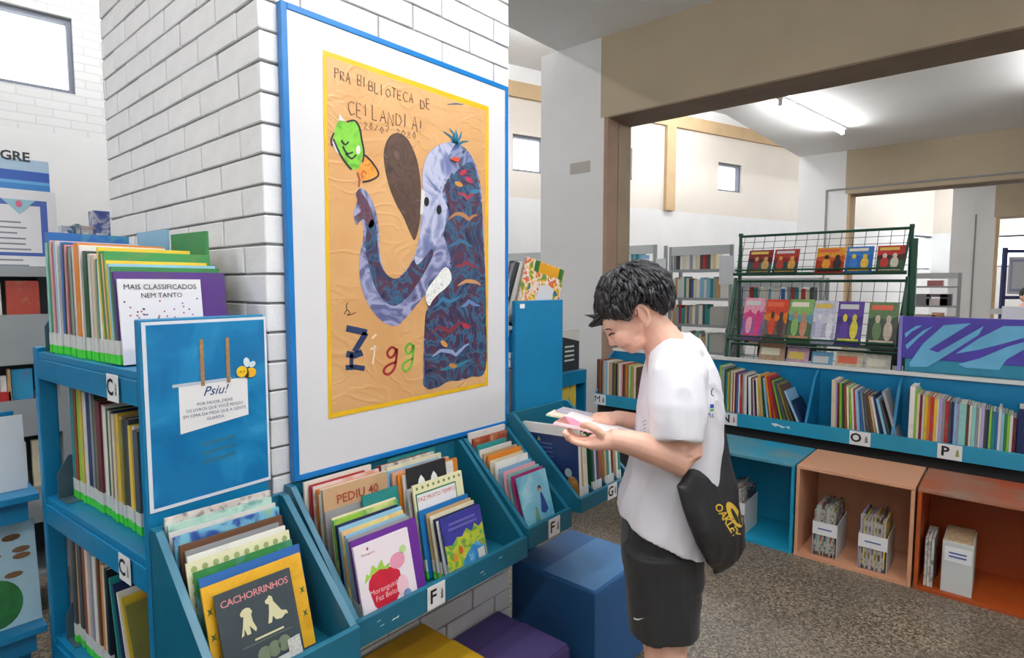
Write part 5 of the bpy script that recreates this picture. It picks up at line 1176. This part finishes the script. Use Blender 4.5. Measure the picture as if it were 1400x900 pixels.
for z in (1.10, .80):
    x_ = xa+.62
    while x_ < xb-.28: FAR.box(x_, x_+.05, 6.37, 6.55, z+.0005, z+.2, 10); x_ += .054
    mb = MB().box(0, .17, -.14, .14, 0, .2); solo('file_box', mb, mat('grey_file', 'b8b8b0', .5), 'grey file box %s on the rack behind the boy' % ('upper' if z > 1 else 'lower'), 'box', (xb-.24, 6.5, z+.0005))
xc, xd = PX(836, 380, Y=6.1).x, PX(896, 380, Y=6.1).x
steel_rack(xc, xd, 6.1, 2.0, SZ, 'grey steel rack beside the brown door jamb', sheets=((xd-xc-.22, 1.56, 1.84, .15), (xd-xc+.01, 1.5, 1.84, .12)))
fill(xc+.05, xd-.2, 6.1, 1.72, 'top shelf of the rack by the jamb', ['teal','teal','sky','white'], .17, .2)
fill(xc+.05, xd-.1, 6.1, 1.40, 'second shelf of the rack by the jamb', CW)
xe_, xf = PX(1003, 380, Y=6.75).x, PX(1125, 380, Y=6.75).x
steel_rack(xe_, xf, 6.75, 1.62, [1.30, 1.0, .7, .4, .1], 'lower grey steel rack behind the green magazine stand')
fill(xe_+.05, xf-.1, 6.75, 1.30, 'top shelf of the rack behind the magazine stand', CW, .2, .24)
fill(xe_+.05, xf-.1, 6.75, 1.0, 'second shelf of the rack behind the magazine stand', CW, .2, .24)
# rack seen in the gap between poster and column
xg, xh = PX(690, 380, Y=6.2).x, PX(745, 380, Y=6.2).x
steel_rack(xg, xh, 6.2, 1.98, SZ, 'grey steel rack in the gap between the poster and the white column')
fill(xg+.05, xh-.05, 6.2, 1.40, 'on the rack left of the column', ['charcoal','white','grey','cream','tan','white'], .2, .26)
fill(xg+.05, xh-.05, 6.2, 1.72, 'high on the rack left of the column', ['white','grey','cream','charcoal'], .14, .18)

fo = link('shelved_books', FAR.mesh('shelved_books', [mat('far_book_'+c, PAL[c], .6) for c in FCOL])); tag(fo, 'small blurred books filling the far grey steel racks', 'books'); fo['kind'] = 'stuff'
# ================================================================== green wire magazine stand
GR = mat('green_enamel', '17503a', .4); WIRE = mat('dark_wire', '39443f', .5)
RX0, RX1 = -1.74, -.585
st = thing('magazine_stand', 'green wire magazine stand behind the low bookcase', 'magazine stand', (RX0, 4.7, 0)); RW = RX1-RX0
TIERS = [((.13, 1.935), (.0, 1.63)), ((.06, 1.575), (-.10, 1.125)), ((-.02, 1.08), (-.18, .62))]
for x in (0, RW):
    part('side_post', MB().tube([(x, .16, 0), (x, .14, 1.2), (x, .13, 1.94)], .013, 8), GR, st)
    part('side_post', MB().tube([(x, -.2, 0), (x, -.17, .6), (x, -.08, 1.2), (x, .05, 1.6)], .013, 8), GR, st)
    part('cap', BX(x-.014, x+.014, .12, .15, 1.935, 1.96), GR, st)
part('side_plate', BX(RW+.012, RW+.045, .05, .10, .6, 1.86), GR, st)
for (yt, zt), (yb, zb) in TIERS:
    part('tier_rail', MB().tube([(0, yt, zt), (RW, yt, zt)], .010, 8), GR, st); part('tier_rail', MB().tube([(0, yb-.01, zb), (RW, yb-.01, zb)], .013, 8), GR, st)
    part('tier_side', MB().tube([(0.004, yt, zt), (.03, yb, zb)], .009, 8), GR, st); part('tier_side', MB().tube([(RW-.004, yt, zt), (RW-.03, yb, zb)], .009, 8), GR, st)
    part('ledge', BX(.03, RW-.03, yb-.05, yb, zb-.006, zb), GR, st); part('ledge_rail', MB().tube([(.03, yb-.05, zb+.03), (RW-.03, yb-.05, zb+.03)], .007, 6), GR, st)
    g = MB(); 
    for i in range(15): x = RW*(i+.5)/15; g.tube([(x, yt, zt), (x, yb, zb)], .0022, 5)
    for j in range(1, 6): f = j/6; g.tube([(0, yt+(yb-yt)*f, zt+(zb-zt)*f), (RW, yt+(yb-yt)*f, zt+(zb-zt)*f)], .0022, 5)
    o = part('wire_grid', g, WIRE, st); o['kind'] = 'stuff'
MAGS = [(0, 1019, 1052, 344, ['5a2028','8a2a30','c8a060','3a5a5a'], 'dark red magazine at the left of the top tier'), (0, 1054, 1088, 343, ['8a2230','b03a30','d8a050','2a4a4a'], 'dark red magazine second on the top tier'), (0, 1112, 1151, 342, ['c85a2a','e8a030','3a2a2a','a83020'], 'orange magazine in the middle of the top tier'), (0, 1153, 1190, 339, ['2a6ab8','3a80cc','e8c040','2a6ab8'], 'blue magazine on the top tier'), (0, 1195, 1233, 340, ['4a2a28','c83a3a','d8d0c0','3a5a3a'], 'dark magazine with red figure at the right of the top tier'),
        (1, 1013, 1041, 408, ['c84a8a','e8a0b8','d83a7a','8a5a9a'], 'pink magazine at the left of the second tier'), (1, 1043, 1074, 410, ['e8842a','d8482a','4a3a38','6a5a58'], 'orange topped grey magazine on the second tier'), (1, 1076, 1109, 410, ['6aa0b0','8ab86a','c88a6a','4a6a4a'], 'pale blue and green magazine on the second tier'), (1, 1110, 1141, 412, ['d8d8e8','c8c8dc','e8e8f0','b0b0c8'], 'white magazine on the second tier'), (1, 1143, 1179, 413, ['3a2a7a','5a3a9a','e0d040','4a3a8a'], 'violet and yellow magazine on the second tier'), (1, 1186, 1228, 414, ['3a4a3a','5a7a4a','c8b8a0','2a3a2a'], 'dark green magazine at the right of the second tier'),
        (2, 1032, 1068, 472, ['8a6a5a','b89a7a','4a5a3a'], 'brown magazine at the left of the lowest tier'), (2, 1071, 1102, 478, ['5a3a8a','c8a0b8','e8d060'], 'violet magazine on the lowest tier'), (2, 1106, 1136, 484, ['3a80b0','6aa8c8','2a6a98'], 'blue magazine on the lowest tier'), (2, 1140, 1178, 484, ['c8b89a','d8ccb0','a89a80'], 'cream magazine on the lowest tier'), (2, 1182, 1218, 488, ['b8b0a0','d8d0c0','7a8a6a'], 'pale magazine at the right of the lowest tier')]
for i, (t, p0, p1, y1, cols, lab) in enumerate(MAGS):
    (yt, zt), (yb, zb) = TIERS[t]; Y = 4.7+yb-.03
    a = PX(p0, 400, Y=Y); b = PX(p1, 400, Y=Y); h = (PX((p0+p1)/2, y1, Y=Y+.03).z-zb)*1.06; an = math.atan2(yt-yb, zt-zb)
    h = max(h, .2)
    r = thing('magazine', lab, 'magazine', (a.x, Y, zb+.002), (-an, 0, 0), 'magazines on the green stand')
    part('cover', BX(0, b.x-a.x, 0, .004, 0, h), mat('magbase_'+cols[0], cols[0], .3, noise=.12, nscale=25), r)
    W_ = b.x-a.x; rm = random.Random(i); g_ = lambda u, v, k=1: (u*W_, -.0006*k, v*h)
    def mp_(pts, c, k=1): part('cover_picture', MB().poly([g_(u, v, k) for u, v in pts], flip=(0,-1,0)), mat('magink_'+c, c, .35, noise=.15, nscale=40), r)
    mp_([(.0, .0), (1, .0), (1, .42), (.7, .5), (.35, .44), (0, .52)], cols[-1], 1); mp_([(.0, .62), (.3, .68), (.65, .6), (1, .7), (1, 1), (0, 1)], cols[1], 1)
    for q in range(2): cx = (.32, .7)[q]+rm.uniform(-.06, .06); mp_(ellpts(cx, .36, .15, .22, 14), cols[(q+1) % len(cols)], 2); mp_(ellpts(cx, .62, .085, .09, 12), cols[2], 3)
    mp_([(.1, .06), (.9, .06), (.9, .15), (.1, .15)], cols[2], 3)
    part('masthead', BX((b.x-a.x)*.08, (b.x-a.x)*.8, -.0026, -.0018, h*.82, h*.93), mat('masthead_%d' % (i % 4), ('e8c860','d8d8d8','e86a4a','f0e8d0')[i % 4], .4), r)

# ================================================================== painted board on the counter, and the reading area
def zig():
    m = bpy.data.materials.new('violet_board_paint'); return m
pb = thing('painted_board', 'violet wooden board painted with light blue jagged stripes', 'board', (-.555, 4.40, 0))
VIO = mat('violet_paint', '5244ac', .4, noise=.1, nscale=6); LBL = mat('light_blue_paint', '6cb6dc', .4, noise=.08, nscale=8)
BW = 1.25
part('board', BX(0, BW, 0, .04, 1.085, 1.35), VIO, pb, bevel=.004); part('lower_band', BX(0.02, BW, .005, .035, 1.006, 1.085), mat('teal_band_paint', '2f8aa8', .45, noise=.08), pb)
part('edge_strip', BX(-.02, 0, -.004, .044, 1.006, 1.352), mat('lilac_paint', '8c86d0', .45), pb)
def bpx(x, y): p = PX(x, y, Y=4.3985); return (p.x+.555, -.0015, p.z)
for pts in ([(1243,497),(1262,470),(1290,445),(1328,442),(1296,462),(1270,478),(1282,482),(1345,446),(1338,458),(1288,490),(1268,502),(1244,502)], [(1306,484),(1340,462),(1372,446),(1400,446),(1400,462),(1372,470),(1340,478)], [(1310,498),(1340,490),(1378,474),(1400,468),(1400,478),(1376,492),(1366,506),(1320,503)], [(1237,456),(1252,446),(1262,445),(1246,454),(1238,462)], [(1238,472),(1262,452),(1276,446),(1256,462),(1240,478)], [(1400,446),(1440,446),(1430,460),(1400,466)]):
    part('stripe', MB().poly([bpx(*p) for p in pts], flip=(0,-1,0)), LBL, pb)
# white laptop lid on the counter behind the board
a = PX(1368, 450, Y=4.6); lp = thing('laptop', 'white laptop lid above the violet board', 'laptop', (a.x, 4.58, 1.02)); part('lid', BX(0, .36, 0, .01, .22, .40), MAT_WHITE, lp, bevel=.004); part('base', BX(0, .36, .0, .26, .20, .215), MAT_WHITE, lp, bevel=.004)
ct = thing('counter', 'low service counter behind the violet board', 'counter', (-.5, 4.45, 0)); part('top', BX(0, 1.6, 0, .55, 1.19, 1.215), mat('pale_laminate', 'c8c4bc', .5), ct); part('body', BX(.03, 1.57, .04, .5, 0, 1.19), mat('teal_band_paint', '2f8aa8', .45), ct)

def chair(loc, rz, label):
    r = thing('office_chair', label, 'chair', loc, (0, 0, rz), 'black chairs in the reading area'); K = mat('black_plastic', '1a1b1d', .5)
    sec = []
    for z, hw in ((.58, .19), (.66, .215), (.78, .22), (.88, .20), (.93, .14), (.95, .06)): sec.append([Vector((hw*math.cos(t), -.2+.02*math.sin(t)-.03*math.cos(t)**2*-1, z)) for t in [2*math.pi*i/16 for i in range(16)]])
    part('backrest', MB().loft(sec), K, r, True); part('seat', MB().loft([[Vector((.23*math.cos(t), .02+.21*math.sin(t), z)) for t in [2*math.pi*i/20 for i in range(20)]] for z in (.42, .47)]), K, r)
    part('back_bar', MB().tube([(0, -.1, .43), (0, -.22, .48), (0, -.22, .64)], .02, 8), K, r)
    for s in (-1, 1):
        for y in (-.17, .17): part('leg', MB().tube([(s*.17, y, .42), (s*.2, y*1.15, 0)], .012, 8), mat('chrome', 'b8b8b8', .25, metal=1), r)
def at_d(px, d): p = PX(px, 450, d=d); return (p.x, p.y, 0)
chair(at_d(1086, 7.4), TH+.1, 'black rounded chair back in the middle behind the magazine stand')
chair(at_d(1218, 7.2), TH-.5, 'black chair at the right behind the magazine stand')
chair(at_d(1040, 7.1), TH+.4, 'black chair at the left beside the seated reader')
tb = thing('reading_table', 'pale reading table behind the green magazine stand', 'table', at_d(1120, 8.3), (0, 0, TH)); part('table_top', BX(-.72, 1.0, -.4, .4, .73, .755), mat('pale_laminate', 'c8c4bc', .5), tb, bevel=.004)
for x in (-.66, .92):
    for y in (-.34, .34): part('leg', BX(x-.02, x+.02, y-.02, y+.02, 0, .73), GM, tb)
p = Vector(at_d(1128, 8.1)); solo('folder', BX(-.28, .28, -.14, .14, 0, .035), mat('purple_folder', '5a2a8a', .45), 'purple folder lying on the reading table', 'folder', (p.x, p.y, .756), (0, 0, TH))
p = Vector(at_d(1118, 7.98)); solo('folder', BX(-.2, .2, -.1, .1, 0, .02), mat('pink_folder', 'c88a8a', .5), 'pink folder in front of the purple one on the reading table', 'folder', (p.x, p.y, .756), (0, 0, TH))

def small_person(loc, rz, label, top, hair, arms, head_tilt=0):
    """seated figure: one continuous body, clothing and hair as parts; local -y is forward"""
    r = thing('person', label, 'person', loc, (0, 0, rz)); b = MB(); V = Vector
    b.ell(V((0, -.02, 1.26)), (.072, .088, .105), None, 18, 14); b.ell(V((0, -.055, 1.20)), (.05, .05, .06), None, 14, 10); b.ell(V((0, -.112, 1.235)), (.012, .016, .02), None, 10, 8)
    for s in (-1, 1): b.ell(V((s*.073, 0, 1.25)), (.012, .02, .03), None, 10, 8)
    b.tube([V((0, .0, 1.18)), V((0, .02, 1.06))], [.05, .058], 14)
    b.loft([[V((rx*math.cos(t), .03+ry*math.sin(t), z)) for t in [2*math.pi*i/20 for i in range(20)]] for z, rx, ry in ((1.07, .08, .06), (1.02, .17, .085), (.9, .19, .11), (.7, .16, .10), (.48, .18, .12))])
    for s, pts in zip((-1, 1), arms): b.tube([V(p) for p in pts], [.048, .042, .036, .026, .02][:len(pts)], 12); 
    for s, pts in zip((-1, 1), arms):
        e = V(pts[-1]); d = (e-V(pts[-2])).normalized(); sd = d.cross(V((0,0,1))).normalized() if abs(d.z) < .9 else V((1,0,0))
        b.tube([e, e+d*.05], [(.03, .018), (.034, .015)], 10, up=sd)
        for k in range(4): q = e+d*.05+sd*(-.024+.016*k); b.tube([q, q+d*.03, q+d*(.055-.004*abs(k-1.5))-V((0,0,.01))], [.0085, .008, .007], 7)
        q = e+d*.015+sd*(.026*s); b.tube([q, q+sd*(.02*s)+d*.02, q+sd*(.022*s)+d*.045], [.011, .009, .008], 7)
    for s in (-1, 1): b.tube([V((s*.09, .02, .5)), V((s*.11, -.40, .48)), V((s*.11, -.42, .1)), V((s*.11, -.48, .04))], [.08, .06, .045, .04], 12)
    me = remeshed(b, .008, 3); me.materials.append(SKIN); link('body', me, r)
    c = MB(); c.loft([[V((rx*math.cos(t), .03+ry*math.sin(t), z)) for t in [2*math.pi*i/20 for i in range(20)]] for z, rx, ry in ((1.085, .09, .07), (1.03, .185, .10), (.9, .205, .125), (.7, .18, .12), (.46, .2, .14))])
    for pts in arms: c.tube([V(p) for p in pts[:2]]+[V(pts[1])+(V(pts[2])-V(pts[1]))*.25], [.062, .056, .052], 12)
    me = remeshed(c, .009, 3); me.materials.append(top); link('top', me, r)
    h = MB(); h.ell(V((0, .012, 1.295)), (.083, .095, .09), None, 18, 12); me = remeshed(h, .008, 1); me.materials.append(hair); link('hair', me, r)
    t = MB(); 
    for s in (-1, 1): t.tube([V((s*.07, .02, .5)), V((s*.115, -.41, .485)), V((s*.115, -.42, .12))], [.10, .075, .06], 12)
    me = remeshed(t, .01, 2); me.materials.append(mat('dark_trousers', '2a2c34', .8)); link('trousers', me, r)
    for s in (-1, 1):
        part('eye', MB().ell(V((s*.03, -.098, 1.262)), (.010, .005, .006), None, 10, 6), MAT_BLACK, r); part('eyebrow', MB().tube([V((s*.018, -.104, 1.282)), V((s*.042, -.094, 1.284))], .004, 6), hair, r)
    return r
HB = mat('black_hair', '1c1a1c', .5, noise=.3, nscale=80)
small_person(at_d(1008, 8.0), TH+math.pi/2-.3, 'seated person in dark green behind the magazine stand with a forearm on the table', mat('dark_green_cloth', '2e4038', .8), HB, [[(-.19, .03, 1.0), (-.25, -.05, .80), (-.18, -.30, .80), (-.12, -.40, .80)], [(.19, .03, 1.0), (.25, -.08, .80), (.16, -.35, .80), (.1, -.46, .80)]])
small_person((lambda p: (p[0], p[1], .15))(at_d(1404, 6.6)), TH-.35, 'dark haired person with a raised hand at the right edge', mat('black_cloth', '202226', .8), HB, [[(-.19, .03, 1.0), (-.30, -.12, .90), (-.20, -.25, 1.12), (-.10, -.22, 1.2)], [(.19, .03, 1.0), (.25, -.08, .80), (.16, -.35, .80), (.1, -.46, .80)]])
# papers held up in front of that person
p = PX(1378, 426, d=6.0); solo('paper_sheet', BX(-.17, .17, 0, .003, -.03, .03), MAT_WHITE, 'white sheet standing at the right edge in front of the seated person', 'paper', tuple(p), (0, 0, TH-.2))

# far bay furniture
x0, x1 = PX(1245, 400, Y=12.6).x, PX(1312, 400, Y=12.6).x
steel_rack(x0, x1, 12.6, 1.75, [1.52, 1.18, .85, .5, .2], 'grey steel rack in the farthest bay under bright windows')
for i, (u, z, wd, h, c) in enumerate(((.05, 1.18, .2, .2, '8a8a8e'), (.3, 1.52, .22, .1, 'b87a7a'), (.3, 1.18, .3, .12, 'd8cccc'), (.62, 1.18, .16, .2, '4a4a50'), (.05, .85, .3, .16, 'a89a90'), (.45, .85, .16, .2, 'd8a888'), (.3, 1.33, .3, .05, '6a5a68'), (.65, .85, .2, .14, '8a8680'))):
    solo('carton', BX(0, wd, 0, .25, 0, h), mat('carton_'+c, c, .6), '%s box, %s counted down the farthest steel rack' % (('grey','rose','pale pink','dark grey','taupe','peach','mauve','grey brown')[i], ORD[i]), 'box', (x0+.05+u*(x1-x0-.15)/.9, 12.62, z+.0005), group='boxes on the farthest rack')
nb = thing('notice_stand', 'navy framed notice stand with printed sheets at the far right', 'notice board', at_d(1404, 9.2), (0, 0, TH)); NAV = mat('navy_enamel', '2a356a', .4)
for x in (-.42, .5): part('post', BX(x-.03, x+.03, -.02, .02, 0, 2.12), NAV, nb)
for z in (2.04, 1.32, .8): part('rail', BX(-.42, .5, -.018, .018, z, z+.05), NAV, nb)
for x in (-.36, .08): part('sheet', BX(x, x+.38, -.012, -.008, 1.4, 1.98), mat('pale_sheet', 'e2e4ee', .5), nb); part('sheet_border', BX(x+.03, x+.35, -.0135, -.012, 1.44, 1.94), mat('lilac_border', 'a8aed8', .5), nb); part('sheet_text', BX(x+.06, x+.32, -.015, -.0135, 1.48, 1.9), mat('pale_sheet', 'e2e4ee', .5), nb)
